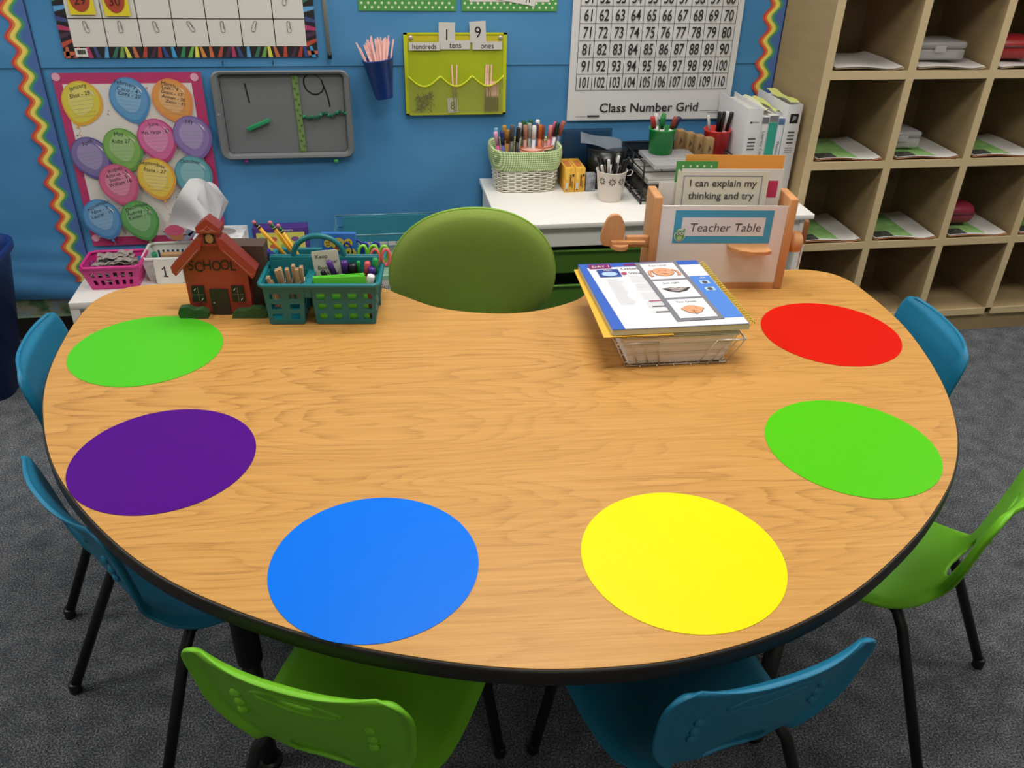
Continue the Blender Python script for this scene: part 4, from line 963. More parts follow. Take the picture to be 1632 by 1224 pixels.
# ------------------------------------------------------------ red wooden schoolhouse
RZT = math.radians(-6)
t = thing('schoolhouse', 'red painted wooden schoolhouse with the word SCHOOL on its front', 'decoration', (-.340, 1.775, TZ), (0, 0, RZT))
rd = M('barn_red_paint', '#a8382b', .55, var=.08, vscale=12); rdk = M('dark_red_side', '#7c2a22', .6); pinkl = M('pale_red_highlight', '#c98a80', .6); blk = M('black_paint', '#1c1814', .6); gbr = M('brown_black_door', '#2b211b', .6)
def fprism(q, pts, y0, y1, mat, side=None):   # outline in x,z extruded along y (front at y0)
    T0 = q.T.copy(); q.T = T0 @ Matrix(((1, 0, 0, 0), (0, 0, -1, 0), (0, 1, 0, 0), (0, 0, 0, 1))); q.prism(pts, -y1, -y0, mat, side); q.T = T0
def fr(q, y):   # front drawing frame: local xy -> x,z at depth y, facing -y
    q.T = Matrix(((1, 0, 0, 0), (0, 0, -1, y), (0, 1, 0, 0), (0, 0, 0, 1)))
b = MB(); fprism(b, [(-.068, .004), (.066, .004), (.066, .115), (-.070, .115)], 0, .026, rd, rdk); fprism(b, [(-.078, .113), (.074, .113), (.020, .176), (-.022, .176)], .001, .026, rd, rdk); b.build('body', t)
b = MB()
for pts in ([(-.090, .104), (-.084, .096), (-.022, .158), (-.016, .184), (-.03, .180), (-.092, .117)], [(.084, .098), (.077, .090), (.018, .158), (.014, .184), (.026, .180), (.088, .110)]): fprism(b, pts, -.010, .026, rd, rdk)
fr(b, -.0106); b.line([(-.084, .107), (-.079, .105), (-.050, .135), (-.028, .158)], .0014, pinkl); b.line([(.079, .101), (.074, .101), (.047, .131), (.024, .156)], .0014, pinkl); b.T = Matrix.Identity(4)
b.build('roof', t)
b = MB(); fprism(b, [(-.021, .165), (.019, .165), (.019, .195), (-.022, .195)], -.006, .024, rd, rdk); fprism(b, [(-.026, .193), (.024, .193), (.024, .204), (.0, .224), (-.003, .224), (-.026, .206)], -.009, .027, rd, rdk)
fr(b, -.0066); b.poly([(-.013, .170), (.011, .170), (.011, .190), (-.001, .200), (-.013, .190)], blk); b.T = Matrix.Identity(4); fr(b, -.0096); b.line([(-.018, .198), (-.010, .202), (-.001, .196), (.008, .202), (.016, .197)], .0016, pinkl); b.line([(-.013, .197), (-.0015, .210), (.011, .197)], .0012, pinkl); b.T = Matrix.Identity(4)
fr(b, -.0072); b.ell(-.001, .181, .008, .010, M('brass_bell', '#b07a50', .5)); b.T = Matrix.Identity(4); b.build('bell_tower', t)
b = MB(); fprism(b, [(-.021, 0), (.019, 0), (.018, .062), (-.021, .062)], -.004, 0, gbr); fr(b, -.0046); b.ell(-.014, .03, .002, .002, pinkl, n=10); b.T = Matrix.Identity(4); b.build('door', t)
for x in (-.045, .040):
    b = MB(); fprism(b, [(x-.014, .032), (x+.014, .032), (x+.013, .070), (x-.013, .070)], -.004, 0, blk); fr(b, -.0046)
    wl = M('window_lines', '#8c8168', .6); b.line([(x, .034), (x, .068)], .0009, wl); b.line([(x-.012, .050), (x+.012, .050)], .0009, wl); b.line([(x-.008, .060), (x-.004, .065)], .0016, paper, .0003); b.line([(x+.005, .036), (x+.009, .042)], .0016, paper, .0003); b.T = Matrix.Identity(4); b.build('window', t)
bu = M('painted_bush', '#2c5226', .7, var=.2, vscale=60, bump=.5, bscale=120)
for P in ([(-.088, 0), (-.028, 0), (-.026, .012), (-.038, .022), (-.055, .020), (-.070, .027), (-.086, .025), (-.091, .012)], [(.024, 0), (.100, 0), (.102, .016), (.090, .024), (.070, .024), (.055, .018), (.038, .018), (.026, .010)]):
    b = MB(); fprism(b, P, -.022, -.003, bu); b.build('bush', t)
b = MB(); fr(b, -.0008)
xs = [-.052, -.036, -.018, .002, .020, .037]
for ch, x, dz in zip('SCHOOL', xs, (0, -.003, .001, -.001, .001, -.001)): b.text(ch, x, .118+dz, .0235, blk, 0, sx=.82, shear=.05, bold=.008)
b.T = Matrix.Identity(4); b.build('lettering', t, label='black hand painted word SCHOOL')
b = MB(); b.bb((.02, .029, 0), (.100, .075, .150), M('brown_board', '#4c3a30', .7)); b.build('brown_box', t)  # separate brown box standing behind the schoolhouse, only parented to it

# ------------------------------------------------------------ teal caddy
CX, CY = -.118, 1.700
t = thing('desk_caddy', 'teal plastic desk caddy with a handle and compartments of school supplies', 'caddy', (CX, CY, TZ), (0, 0, RZT))
tc_ = M('teal_caddy_plastic', '#0f6f78', .4); b = MB()
def holes_wall(q, A0, A1, B0, B1, cols, rows, mat, mt=.16, mb_=.06):
    A0, A1, B0, B1 = map(Vector, (A0, A1, B0, B1))
    pt = lambda u, v: tuple((A0*(1-u)+A1*u)*(1-v)+(B0*(1-u)+B1*u)*v)
    us = [0]+sum([[(k+.25)/cols, (k+.78)/cols] for k in range(cols)], [])+[1]
    vq = [0]+sum([[mb_+(1-mt-mb_)*(k+.22)/rows, mb_+(1-mt-mb_)*(k+.78)/rows] for k in range(rows)], [])+[1]
    for i in range(len(us)-1):
        for j in range(len(vq)-1):
            if i % 2 and j % 2: continue
            q.add([pt(us[i], vq[j]), pt(us[i+1], vq[j]), pt(us[i+1], vq[j+1]), pt(us[i], vq[j+1])], [(0, 1, 2, 3)], mat)
HZ = .096
def bin_(q, x0, x1, y0, y1, tx0, tx1, ty0, ty1, cols, rows, z1=HZ):
    c0 = [(x0, y0, .002), (x1, y0, .002), (x1, y1, .002), (x0, y1, .002)]; c1 = [(tx0, ty0, z1), (tx1, ty0, z1), (tx1, ty1, z1), (tx0, ty1, z1)]
    holes_wall(q, c0[0], c0[1], c1[0], c1[1], cols, rows, tc_); holes_wall(q, c0[1], c0[2], c1[1], c1[2], 2, rows, tc_)
    q.add([c0[2], c0[3], c1[3], c1[2]], [(0, 1, 2, 3)], tc_); holes_wall(q, c0[3], c0[0], c1[3], c1[0], 2, rows, tc_); q.add(c0, [(3, 2, 1, 0)], tc_)
for (x0, x1, X0_, X1_, c) in ((-.115, -.042, -.121, -.034, 2), (-.014, .112, -.020, .118, 4)):
    q = MB(); bin_(q, x0, x1, 0, .075, X0_, X1_, -.006, .082, c, 3); o = q.build('front_bin', t); md = o.modifiers.new('s', 'SOLIDIFY'); md.thickness = .0025; md.offset = 0
    q = MB(); bin_(q, x0, x1, .105, .175, X0_, X1_, .098, .183, c, 3); o = q.build('back_bin', t); md = o.modifiers.new('s', 'SOLIDIFY'); md.thickness = .0025; md.offset = 0
q = MB(); P = rrect(-.128, -.012, .125, .190, .016)
q.tube([(x, y, HZ+.001) for x, y in P], .0055, tc_, 8, True); q.bb((-.034, -.008, HZ-.028), (-.020, .186, HZ), tc_); q.build('rim', t)
q = MB(); q.bb((-.120, .083, .004), (.118, .088, HZ+.028), tc_, .002); q.bb((-.120, .092, .004), (.118, .097, HZ+.028), tc_, .002); q.bb((-.120, .086, HZ+.022), (.118, .094, HZ+.031), tc_, .003); q.build('center_divider', t)
q = MB(); q.tube([(-.062+0*k, .090, HZ+.02) for k in (0,)]+[(-.012-.055*math.cos(PI*k/16), .090, HZ+.028+.046*math.sin(PI*k/16)) for k in range(17)]+[(.043, .090, HZ+.02)], .0062, tc_, 12); q.build('handle', t)
CM = Matrix.Translation((CX, CY, TZ)) @ Matrix.Rotation(RZT, 4, 'Z')
def cw_(x, y, z): return tuple(CM @ Vector((x, y, z)))
def put(o, x, y, z, rx=0., ry=0., rz=0.):
    o.location = cw_(x, y, z); o.rotation_euler = (Matrix.Rotation(RZT+rz, 4, 'Z') @ Matrix.Rotation(ry, 4, 'Y') @ Matrix.Rotation(rx, 4, 'X')).to_euler(); return o
# pencils
py_ = M('pencil_yellow', '#e8a820', .4); fer = M('green_ferrule', '#1f5a34', .4, .3); ferb = M('black_ferrule', '#1c1a1c', .4, .3); ers = M('pink_eraser', '#c8748a', .8)
for i, (x, y, tx, nmx, f) in enumerate([(-.062, .150, -.158, 'leftmost of the three in the back of the teal caddy', ferb), (-.054, .148, -.122, 'middle one leaning in the teal caddy', fer), (-.047, .140, -.103, 'rightmost one leaning in the teal caddy', fer)]):
    base = Vector(cw_(x+.018, y, .030)); tip = Vector(cw_(tx, y-.01, .185-.004*(i == 2))); L = .185; dr = (tip-base).normalized()
    tt = thing('pencil', 'yellow pencil with pink eraser, '+nmx, 'pencil', base, aim(dr), 'yellow pencils in the teal caddy')
    L = (tip-base).length
    q = MB(); q.cyl((0, 0, .014), (0, 0, L-.02), .0042, py_, 6); q.cyl((0, 0, 0), (0, 0, .014), .0008, beech, 6, .0042); q.build('barrel', tt)
    q = MB(); q.cyl((0, 0, L-.021), (0, 0, L-.007), .0046, f, 12); q.lathe([(.0047, L-.018), (.0049, L-.017), (.0047, L-.016)], M('ferrule_band', '#c8c08a', .4), 12); q.build('ferrule', tt)
    q = MB(); q.lathe([(.0042, L-.008), (.0042, L-.002), (.003, L), (0, L)], ers, 12); q.build('eraser', tt)
base = Vector(cw_(-.060, .130, .045)); tip = Vector(cw_(-.152, .118, .140)); L = (tip-base).length
pen('marker', 'thick indigo marker leaning left out of the teal caddy', 'marker', base, tip, L, .0085, M('indigo_marker', '#2a2a78', .35), M('indigo_cap', '#33308c', .35), .45)
# clothespins
pinm = M('clothespin_wood', '#b39168', .7, var=.12, vscale=40); random.seed(5)
cpx = [(-.102, .10, -.16), (-.094, .088, -.22), (-.086, .11, -.16), (-.078, .12, -.12), (-.069, .115, -.06), (-.061, .12, .0), (-.053, .118, .03), (-.046, .12, .05)]
for i, (x, zt, ln_) in enumerate(cpx):
    q = MB(); q.box((0, 0, .0375), (.0075, .0045, .075), pinm, .0008); q.box((0, .0065, .0375), (.0075, .0045, .075), pinm, .0008, R=None)
    q.tube([(-.005, .003, .04), (.005, .003, .04), (.005, .009, .045), (-.005, .009, .045)], .0012, chrome, 6, True)
    q.ell(0, 0, .001, .001, black, 0, n=6) if False else None
    o = q.build('clothespin'); tag(o, 'plain wooden clothespin upright in the front left bin of the teal caddy', 'clothespin', 'clothespins in the teal caddy')
    put(o, x+.0, .030+.008*(i % 3), zt-.072, .12, ln_, 0)
# emoji book, note card, green folders
q = MB(); q.bb((-.038, 0, 0), (.038, .012, .115), M('cobalt_cover', '#2464b0', .5), .001); q.T = Matrix(((1, 0, 0, 0), (0, 0, -1, -.0006), (0, 1, 0, 0), (0, 0, 0, 1)))
em = M('smiley_yellow', '#d8bc3c', .6)
for (x, y, r) in ((-.024, .092, .009), (-.001, .090, .015), (.021, .094, .009), (.024, .068, .014), (-.02, .06, .011), (.004, .045, .012)):
    q.ell(x, y, r, r, em); q.ell(x-.3*r, y+.25*r, r*.16, r*.2, black, .0005, n=8); q.ell(x+.3*r, y+.25*r, r*.16, r*.2, black, .0005, n=8); q.line([(x-.45*r, y-.2*r), (x-.2*r, y-.45*r), (x+.2*r, y-.45*r), (x+.45*r, y-.2*r)], r*.16, black, .0005)
q.ell(-.007, .098, .005, .004, M('heart_red', '#b03428', .6), .0008, n=12); q.ell(-.006, .081, .005, .004, M('heart_red'), .0008, n=12)
q.T = Matrix.Identity(4); put(tag(q.build('notepad'), 'blue notepad with yellow smiling faces standing in the teal caddy', 'notepad'), .030, .112, .050, -.05)
q = MB(); q.T = Matrix(((1, 0, 0, 0), (0, 0, -1, 0), (0, 1, 0, 0), (0, 0, 0, 1))); q.prism(rrect(-.029, 0, .029, .108, .004), -.002, 0, M('cream_card', '#d3d0bf', .7))
for s, x, y in (('Keep', -.008, .096), ('Your', .012, .083), ('Books', -.004, .070), ('Away', .010, .057), ('from', -.004, .044), ('Pets', .008, .032)): q.text(s, x, y, .0085, black, .0006, sx=1.1)
q.T = Matrix.Identity(4); put(tag(q.build('note_card'), 'cream note card handwritten Keep Your Books in the teal caddy', 'card'), .014, .066, .036, -.04, -.10)
lg = M('lime_folder', '#6fe03c', .6)
for k in range(3):
    q = MB(); q.bb((-.062, 0, 0), (.048, .0015, .106), lg); put(tag(q.build('index_folder'), 'lime green folder %s in the front right bin of the teal caddy' % ['nearest the front', 'second', 'third'][k], 'folder', 'lime green folders in the caddy'), .052, .004+.006*k, .005, 0, -.03-.02*k)
# scissors and pens in the back row
def scissors(x, y, z, hexc, label, tilt, s=1.):
    tt = thing('scissors', label, 'scissors'); put(tt, x, y, z, 0, tilt)
    hm = M('scissor_'+hexc, '#'+hexc, .4)
    for sx in (-1, 1):
        q = MB(); q.tube([(sx*(.012+.009*math.cos(a))*s, .002*sx, (.092+.019*math.sin(a))*s) for a in [2*PI*k/18 for k in range(18)]], .0032*s, hm, 8, True); q.tube([(sx*.006*s, .002*sx, .076*s), (0, .001*sx, .052*s)], .0035*s, hm, 8); q.build('handle_loop', tt)
    q = MB(); q.add([(-.006, 0, .055), (.006, 0, .055), (0.001, 0, 0), (-.001, 0, 0)], [(0, 1, 2, 3)], M('blade_steel', '#a8aaad', .25, .9)); q.build('blades', tt)
scissors(.072, .120, .035, '22308a', 'navy handled scissors in the back right of the teal caddy', -.12)
scissors(.083, .112, .028, '8fd83c', 'lime green handled scissors in the teal caddy', .12)
scissors(.098, .125, .030, '2a3a9c', 'blue handled scissors behind the lime ones in the teal caddy', .0)
scissors(.106, .108, .030, '86d038', 'second lime handled scissors beside the pink ones', .12)
scissors(.116, .104, .022, 'ee6f74', 'salmon pink handled scissors at the right end of the caddy', .06)
for x, y, z, hexc, tilt, nm, r, L in ((.030, .055, .035, '121214', -.45, 'black pen leaning across the cream card', .005, .075), (.052, .058, .050, '4a2478', -.08, 'short purple marker', .0075, .075), (.040, .055, .045, '4f2a80', -.32, 'purple marker leaning left', .006, .085), (.064, .060, .050, '111214', 0, 'wide black marker', .009, .068), (.077, .060, .045, '1f8a44', 0, 'slim green marker', .004, .078), (.088, .058, .045, 'd0545a', .12, 'coral red marker', .006, .078), (.098, .052, .045, '48267c', .14, 'violet marker', .0075, .068), (.110, .060, .045, '1f9a48', .05, 'bright green marker', .0055, .085)):
    tt = pen('marker', nm+' in the right bin of the teal caddy', 'marker', (0, 0, 0), (0, 0, 1), L, r, cm(hexc), cm(hexc), .4); put(tt, x, y, z, 0, tilt)
tt = thing('glue_stick', 'small glue stick with a white cap leaning in the caddy', 'glue stick'); put(tt, .096, .020, .056, .0, .22)
q = MB(); q.cyl((0, 0, 0), (0, 0, .030), .0085, paper2, 18); q.lathe([(.0087, .018), (.0088, .019), (.0088, .024), (.0087, .025)], M('navy_band', '#1f2a5a', .5), 18); q.build('tube', tt)
q = MB(); q.lathe([(.008, .030), (.0085, .031), (.0085, .050), (.0075, .053), (0, .054)], M('white_cap', '#e8e6e4', .35), 18); q.build('cap', tt)
for k in range(3):
    q = MB(); q.box((0, 0, .035), (.018, .014, .07), M('red_brown_block', '#8c3a2e', .6), .002); put(tag(q.build('eraser_block'), 'reddish eraser seen through the right holes of the caddy', 'eraser', 'reddish erasers in the caddy'), .096+.0*k, .018+.017*k, .004)

# ------------------------------------------------------------ wooden file holder "Teacher Table"
t = thing('file_holder', 'wooden file holder with white front and a blue Teacher Table sign', 'file holder', (.642, 1.798, TZ), (0, 0, RZT))
HW, HD, HH = .340, .085, .215
b = MB(); b.box((.010, HD/2, HH/2+.008), (.020, HD, HH+.016), beech, .003); b.build('side_board', t)
b = MB(); b.box((HW-.010, HD/2, HH/2+.006), (.020, HD, HH+.012), beech, .003); b.build('side_board', t)
b = MB(); b.bb((.0205, .002, .0), (HW-.0205, HD-.002, .016), beech); b.build('base_rail', t)
wpn = M('white_panel', '#e4dfdb', .5); b = MB(); b.bb((.0205, .004, .0165), (HW-.0205, .008, HH-.006), wpn); b.build('front_panel', t)
b = MB(); b.bb((.0205, HD-.008, .0165), (HW-.0205, HD-.004, HH-.006), wpn); b.build('back_panel', t)
b = MB(); fr(b, .0033); sb = M('sign_blue', '#3f9ac0', .6)
b.rect(.054, .118, .288, .199, sb); b.rect(.072, .136, .270, .182, M('sign_white', '#dcd9da', .6), .0005); b.text('Teacher Table', .176, .158, .0212, M('sign_grey', '#4a4a4e', .6), .001, shear=.12, sx=1.0)
ow = M('owl_green', '#5f9c50', .6); b.ell(.070, .138, .0135, .016, M('sign_white'), .0010); b.ell(.070, .137, .0115, .0135, ow, .0014); b.poly([(.059, .144), (.059, .155), (.065, .150)], ow, .0014); b.poly([(.081, .144), (.081, .155), (.075, .150)], ow, .0014)
for x in (.0655, .0745): b.ell(x, .143, .0042, .0042, paper, .0018, n=14); b.ell(x, .143, .0018, .0018, black, .0022, n=10)
b.poly([(.0685, .139), (.0715, .139), (.07, .135)], M('beak_orange', '#c8883c', .6), .0022); b.ell(.070, .131, .006, .006, M('owl_pale', '#a8c890', .6), .0018, n=14); b.T = Matrix.Identity(4)
b.build('sign', t, label='blue bordered sign with a green owl reading Teacher Table')
b = MB(); P = [(-.046, 0), (.046, 0)]+[(.046*math.cos(PI*k/16), -.050*math.sin(PI*k/16)) for k in range(1, 16)]
P = [(-.048, .0), (-.046, -.02), (-.028, -.042), (.0, -.052), (.028, -.052), (.046, -.045), (.048, 0)][::-1]
b.T = Matrix.Translation((.235, .0035, .112)); b.prism(P, -.004, .004, beech); b.T = Matrix.Identity(4); b.build('front_shelf', t)
# left arm with paddle and ledge
b = MB(); b.bb((-.055, .01, .104), (0, .024, .132), beech, .003); b.build('arm', t)
b = MB(); P = [(-.024, -.034), (.018, -.034), (.024, -.010), (.024, .012), (.015, .034), (.0, .040), (-.014, .034), (-.024, .014), (-.030, -.01)]
P = [tuple(v) for v in catmull(P, 5)]
b.T = Matrix.Translation((-.084, 0, .143)); fprism(b, P, .012, .024, beech); b.T = Matrix.Identity(4); b.build('paddle', t)
b = MB(); P = [(-.022, 0), (.022, 0)]+[(.022*math.cos(PI*k/12), -.030*math.sin(PI*k/12)) for k in range(1, 12)]
b.T = Matrix.Translation((-.070, .012, .116)); b.prism(P[::-1], -.010, 0, beech); b.prism([(-.02, .0), (.06, .0), (.06, -.012), (-.02, -.014)][::-1], 0.0005, .006, beech); b.T = Matrix.Identity(4); b.build('ledge', t)
# right knob and lever
b = MB(); b.T = Matrix.Translation((HW, .03, .112)) @ Matrix.Rotation(PI/2, 4, 'Y'); b.lathe([(.012, 0), (.014, .006), (.024, .010), (.026, .014), (.026, .030), (.022, .034), (0, .035)], beech, 24); b.T = Matrix.Identity(4); b.build('knob', t)
b = MB(); b.box((HW+.040, .026, .138), (.010, .016, .060), M('dark_beech', '#8a5c38', .5), .004); b.cyl((HW+.040, .026, .045), (HW+.040, .026, .11), .0018, chrome, 8); b.build('lever', t)
FM = Matrix.Translation((.642, 1.798, TZ)) @ Matrix.Rotation(RZT, 4, 'Z')
def putf(o, x, y, z, rx=0., ry=0.):
    o.location = FM @ Vector((x, y, z)); o.rotation_euler = (Matrix.Rotation(RZT, 4, 'Z') @ Matrix.Rotation(ry, 4, 'Y') @ Matrix.Rotation(rx, 4, 'X')).to_euler(); return o
def sheet_(name, label, cat, w, h, mat, x, y, rx=-.03, ry=0., deco=None, z=.018):
    q = MB(); q.bb((-w/2, 0, 0), (w/2, .0012, h), mat)
    if deco: fr(q, -.0005); deco(q); q.T = Matrix.Identity(4)
    putf(tag(q.build(name), label, cat), x, y, z, rx, ry)
sheet_('folder', 'orange folder standing tallest in the wooden file holder', 'folder', .235, .290, M('orange_card', '#f0a24a', .6), .198, .066)
def dk(q): polka(q, -.042, .20, .045, .272, .020, .0035)
sheet_('polka_folder', 'green polka dot folder behind the white cards in the file holder', 'folder', .098, .277, pol, .107, .058, deco=lambda q: polka(q, -.049, .0, .049, .277, .0165, .003))
def d1(q):
    q.rect(.07, .195, .112, .235, M('magenta_print', '#c0305c', .6)); q.text('r', .085, .214, .014, black, .0006); q.line([(.085, .15), (.087, .18), (.09, .16)], .001, dkgrey, .0004)
sheet_('worksheet', 'white worksheet with a magenta corner block at the right of the file holder', 'paper', .242, .262, paper, .192, .050, deco=d1)
def d2(q):
    q.rect(.0, .0, .035, .21, M('pale_grey_photo', '#cfcbd0', .6)); q.line([(.004, .17), (.004, .205), (.034, .205)], .0012, grey, .0006)
sheet_('worksheet', 'white worksheet with a pale picture at the left of the file holder', 'paper', .10, .232, paper, .068, .042, deco=d2)
def d3(q):
    q.rect(-.108, .15, .108, .2615, M('cream_card', '#d9d7cb', .7)); q.line([(-.092, .05), (-.092, .252), (.092, .252), (.092, .05)], .0028, M('slate_frame', '#7f86a0', .6), .0006)
    q.text('I can explain my', .002, .236, .0165, dkgrey, .0010, sx=1.07, bold=.012); q.text('thinking and try', .0, .207, .0165, dkgrey, .0010, sx=1.07, bold=.012)
sheet_('poster_card', 'white card reading I can explain my thinking and try', 'card', .216, .262, M('white_card'), .164, .024, rx=-.05, deco=d3)

# ------------------------------------------------------------ wire basket of papers and the workbook stack
WX, WY_ = .598, 1.432
t = thing('paper_basket', 'silver wire basket holding a thick stack of white paper', 'basket', (WX, WY_, TZ), (0, 0, math.radians(-2)))
b = MB(); w0, d0, w1, d1_, hh = .214, .27, .268, .30, .062
c0 = [(-w0/2, 0, .003), (w0/2, 0, .003), (w0/2, d0, .003), (-w0/2, d0, .003)]; c1 = [(-w1/2, -.014, hh), (w1/2, -.014, hh), (w1/2, d1_-.014, hh), (-w1/2, d1_-.014, hh)]
b.tube(c0, .0016, chrome, 8, True)
L_ = lambda p, q, u: tuple(Vector(p).lerp(Vector(q), u))
for i in range(9): u = (i+.5)/9; b.tube([L_(c0[0], c0[1], u), L_(c0[3], c0[2], u)], .001, chrome, 6); b.tube([L_(c0[0], c0[3], u), L_(c0[1], c0[2], u)], .001, chrome, 6)
for i in range(5): b.cyl(L_(c0[0], c0[1], (i+.8)/6), tuple(Vector(L_(c0[0], c0[1], (i+.8)/6))+Vector((0, -.008, .002))), .0012, chrome, 6)
for (a, bq, n) in ((1, 2, 9), (3, 0, 9), (2, 3, 7)):
    for i in range(n+1): u = i/n; b.tube([L_(c0[a], c0[bq], u), L_(c1[a], c1[bq], u)], .0011, chrome, 6)
for us in ((0, .12, .22, .33), (.78, .88, .94, 1.)):
    for i, u in enumerate(us): uu = u+(.02 if us[0] == 0 else -.02)*(1 if i < 3 and us[0] == 0 else 0); b.tube([L_(c0[0], c0[1], min(1, u+(.0 if us[0] == 0 else -.06*(1-(i/3))))), L_(c1[0], c1[1], u)], .0012, chrome, 6)
    b.tube([L_(c1[0], c1[1], us[0]), L_(c1[0], c1[1], us[-1])], .0022, chrome, 8)
b.build('mesh', t)
b = MB(); b.tube([L_(c1[0], c1[1], 0), c1[3], c1[2], L_(c1[0], c1[1], 1)], .0022, chrome, 8); b.build('rim', t)
WMx = Matrix.Translation((WX, WY_, TZ)) @ Matrix.Rotation(math.radians(-2), 4, 'Z')
def putw(o, x, y, z, rz=0., rx=0., ry=0.):
    o.location = WMx @ Vector((x, y, z)); o.rotation_euler = (Matrix.Rotation(math.radians(-2)+rz, 4, 'Z') @ Matrix.Rotation(ry, 4, 'Y') @ Matrix.Rotation(rx, 4, 'X')).to_euler(); return o
pe = M('paper_edges', '#eae5e8', .8, var=.12, vscale=6, stretch=(1, 1, 160)); b = MB()
zs = 10
for k in range(zs):
    z0, z1 = .006+.0062*k, .006+.0062*(k+1); s = .101+.0018*k; b.bb((-s, .003+.0006*math.sin(k*2), z0), (s+.001*math.cos(k*3), .268, z1-.0002), pe if k % 3 else paper)
putw(tag(b.build('paper_stack'), 'thick stack of white paper sitting in the silver wire basket', 'papers'), 0, 0, 0)
b = MB()
for k in range(4): b.bb((-.122+.003*k, -.008+.002*k, .0685+.0025*k), (.122, .285, .0685+.0025*(k+1)-.0002), M('cream_page', '#cdc9b0', .8) if k != 1 else M('white_paper'))
putw(tag(b.build('paper_stack'), 'cream sheets lying over the rim of the wire basket under the workbook', 'papers'), 0, 0, 0)
b = MB(); b.poly([(-.162, -.014), (-.02, -.014), (0, .32), (-.158, .318)], M('folder_yellow', '#e6b53a', .6), 0); b.poly([(-.162, -.014), (-.158, .318), (0, .32), (-.02, -.014)], M('folder_yellow'), -.0016)
putw(tag(b.build('folder'), 'yellow folder sticking out left under the blue workbook', 'folder'), 0, -.004, .0808)
# workbook: blue spiral bound, open at a page
t = thing('workbook', 'blue spiral bound teacher workbook lying open on the paper basket', 'book', (0, 0, 0)); putw(t, -.001, -.012, .0822, math.radians(1))
wb_ = M('workbook_blue', '#2f5cb8', .45)
b = MB(); b.bb((-.143, 0, 0), (.140, .322, .012), M('cream_page')); b.bb((-.144, -.0005, .0122), (.138, .323, .0135), wb_); b.build('pages', t)
b = MB(); z = .0137
b.poly([(-.118, -.0004), (.137, -.0004), (.138, .300), (-.128, .300)], M('page_white', '#dedde0', .55), z)
b.rect(.090, .028, .137, .235, M('page_blue', '#4a7fd0', .5), z+.0004); b.rect(-.128, .300, .138, .320, wb_, z+.0002)
b.rect(-.124, .292, -.072, .318, M('plum_print', '#7c1f5c', .5), z+.0006); b.text('DAY 1', -.096, .304, .011, paper, z+.001)
b.rect(-.110, .246, -.060, .288, M('deep_blue_picture', '#22418c', .5), z+.0006); b.ell(-.085, .262, .018, .012, M('pale_blue_print', '#a9c4e0', .5), z+.001); b.text('Main', -.085, .281, .007, paper, z+.0012)
b.text('Listening', -.022, .288, .0125, dkgrey, z+.001); b.text('What Am', -.012, .262, .0105, dkgrey, z+.001); b.ell(-.052, .262, .007, .007, M('red_dot_print', '#b04868', .5), z+.001, n=16)
b.text('TEST', .0, .309, .006, paper, z+.0008); b.rect(-.04, .304, .03, .315, M('plum_print'), z+.0004)
random.seed(2)
for i in range(24): b.line([(-.100, .232-.0055*i), (-.064-random.uniform(0, .01), .232-.0055*i)], .0009, M('print_line', '#b4b4ba', .7), z+.0006)
for i in range(30):
    if i % 7 == 6: continue
    b.line([(-.045, .246-.0062*i), (.028-random.uniform(0, .015), .246-.0062*i)], .0009, M('print_line'), z+.0006)
for i, (y, hexc) in enumerate(((.118, 'b04868'), (.092, '55555c'), (.066, '44444a'))): b.line([(-.036, y), (-.008, y)], .0045, M('print_'+hexc, '#'+hexc, .6), z+.0008); b.line([(.0, y), (.028, y)], .0015, M('print_line'), z+.0008)
for y in (.20, .165): b.rect(.104, y-.008, .126, y+.010, M('pale_blue_print'), z+.0008); b.ell(.115, y, .006, .007, dkgrey, z+.001, n=14)
b.text('abc', .118, .225, .008, paper, z+.0008); b.build('open_page', t)
cw2 = M('yellow_coil', '#d8c24a', .4)
b = MB(); P = []
for k in range(28*10+1): a = 2*PI*k/10; P.append((.146+.0075*math.cos(a), .008+.305*k/280, .0075+.0085*math.sin(a)))
b.tube(P, .0012, cw2, 5); b.build('spiral_binding', t)
t = thing('cue_card_strip', 'grey strip with three voice level picture cards lying on the workbook', 'card strip', (0, 0, 0)); putw(t, .043, .008, .0971, math.radians(1)+.03)
b = MB(); b.box((.0, .150, .0), (.100, .296, .0012), M('slate_card', '#77767f', .6)); b.build('backing_strip', t)
sk = M('skin_print', '#d99a74', .6); ol = M('outline_brown', '#6d3f30', .6)
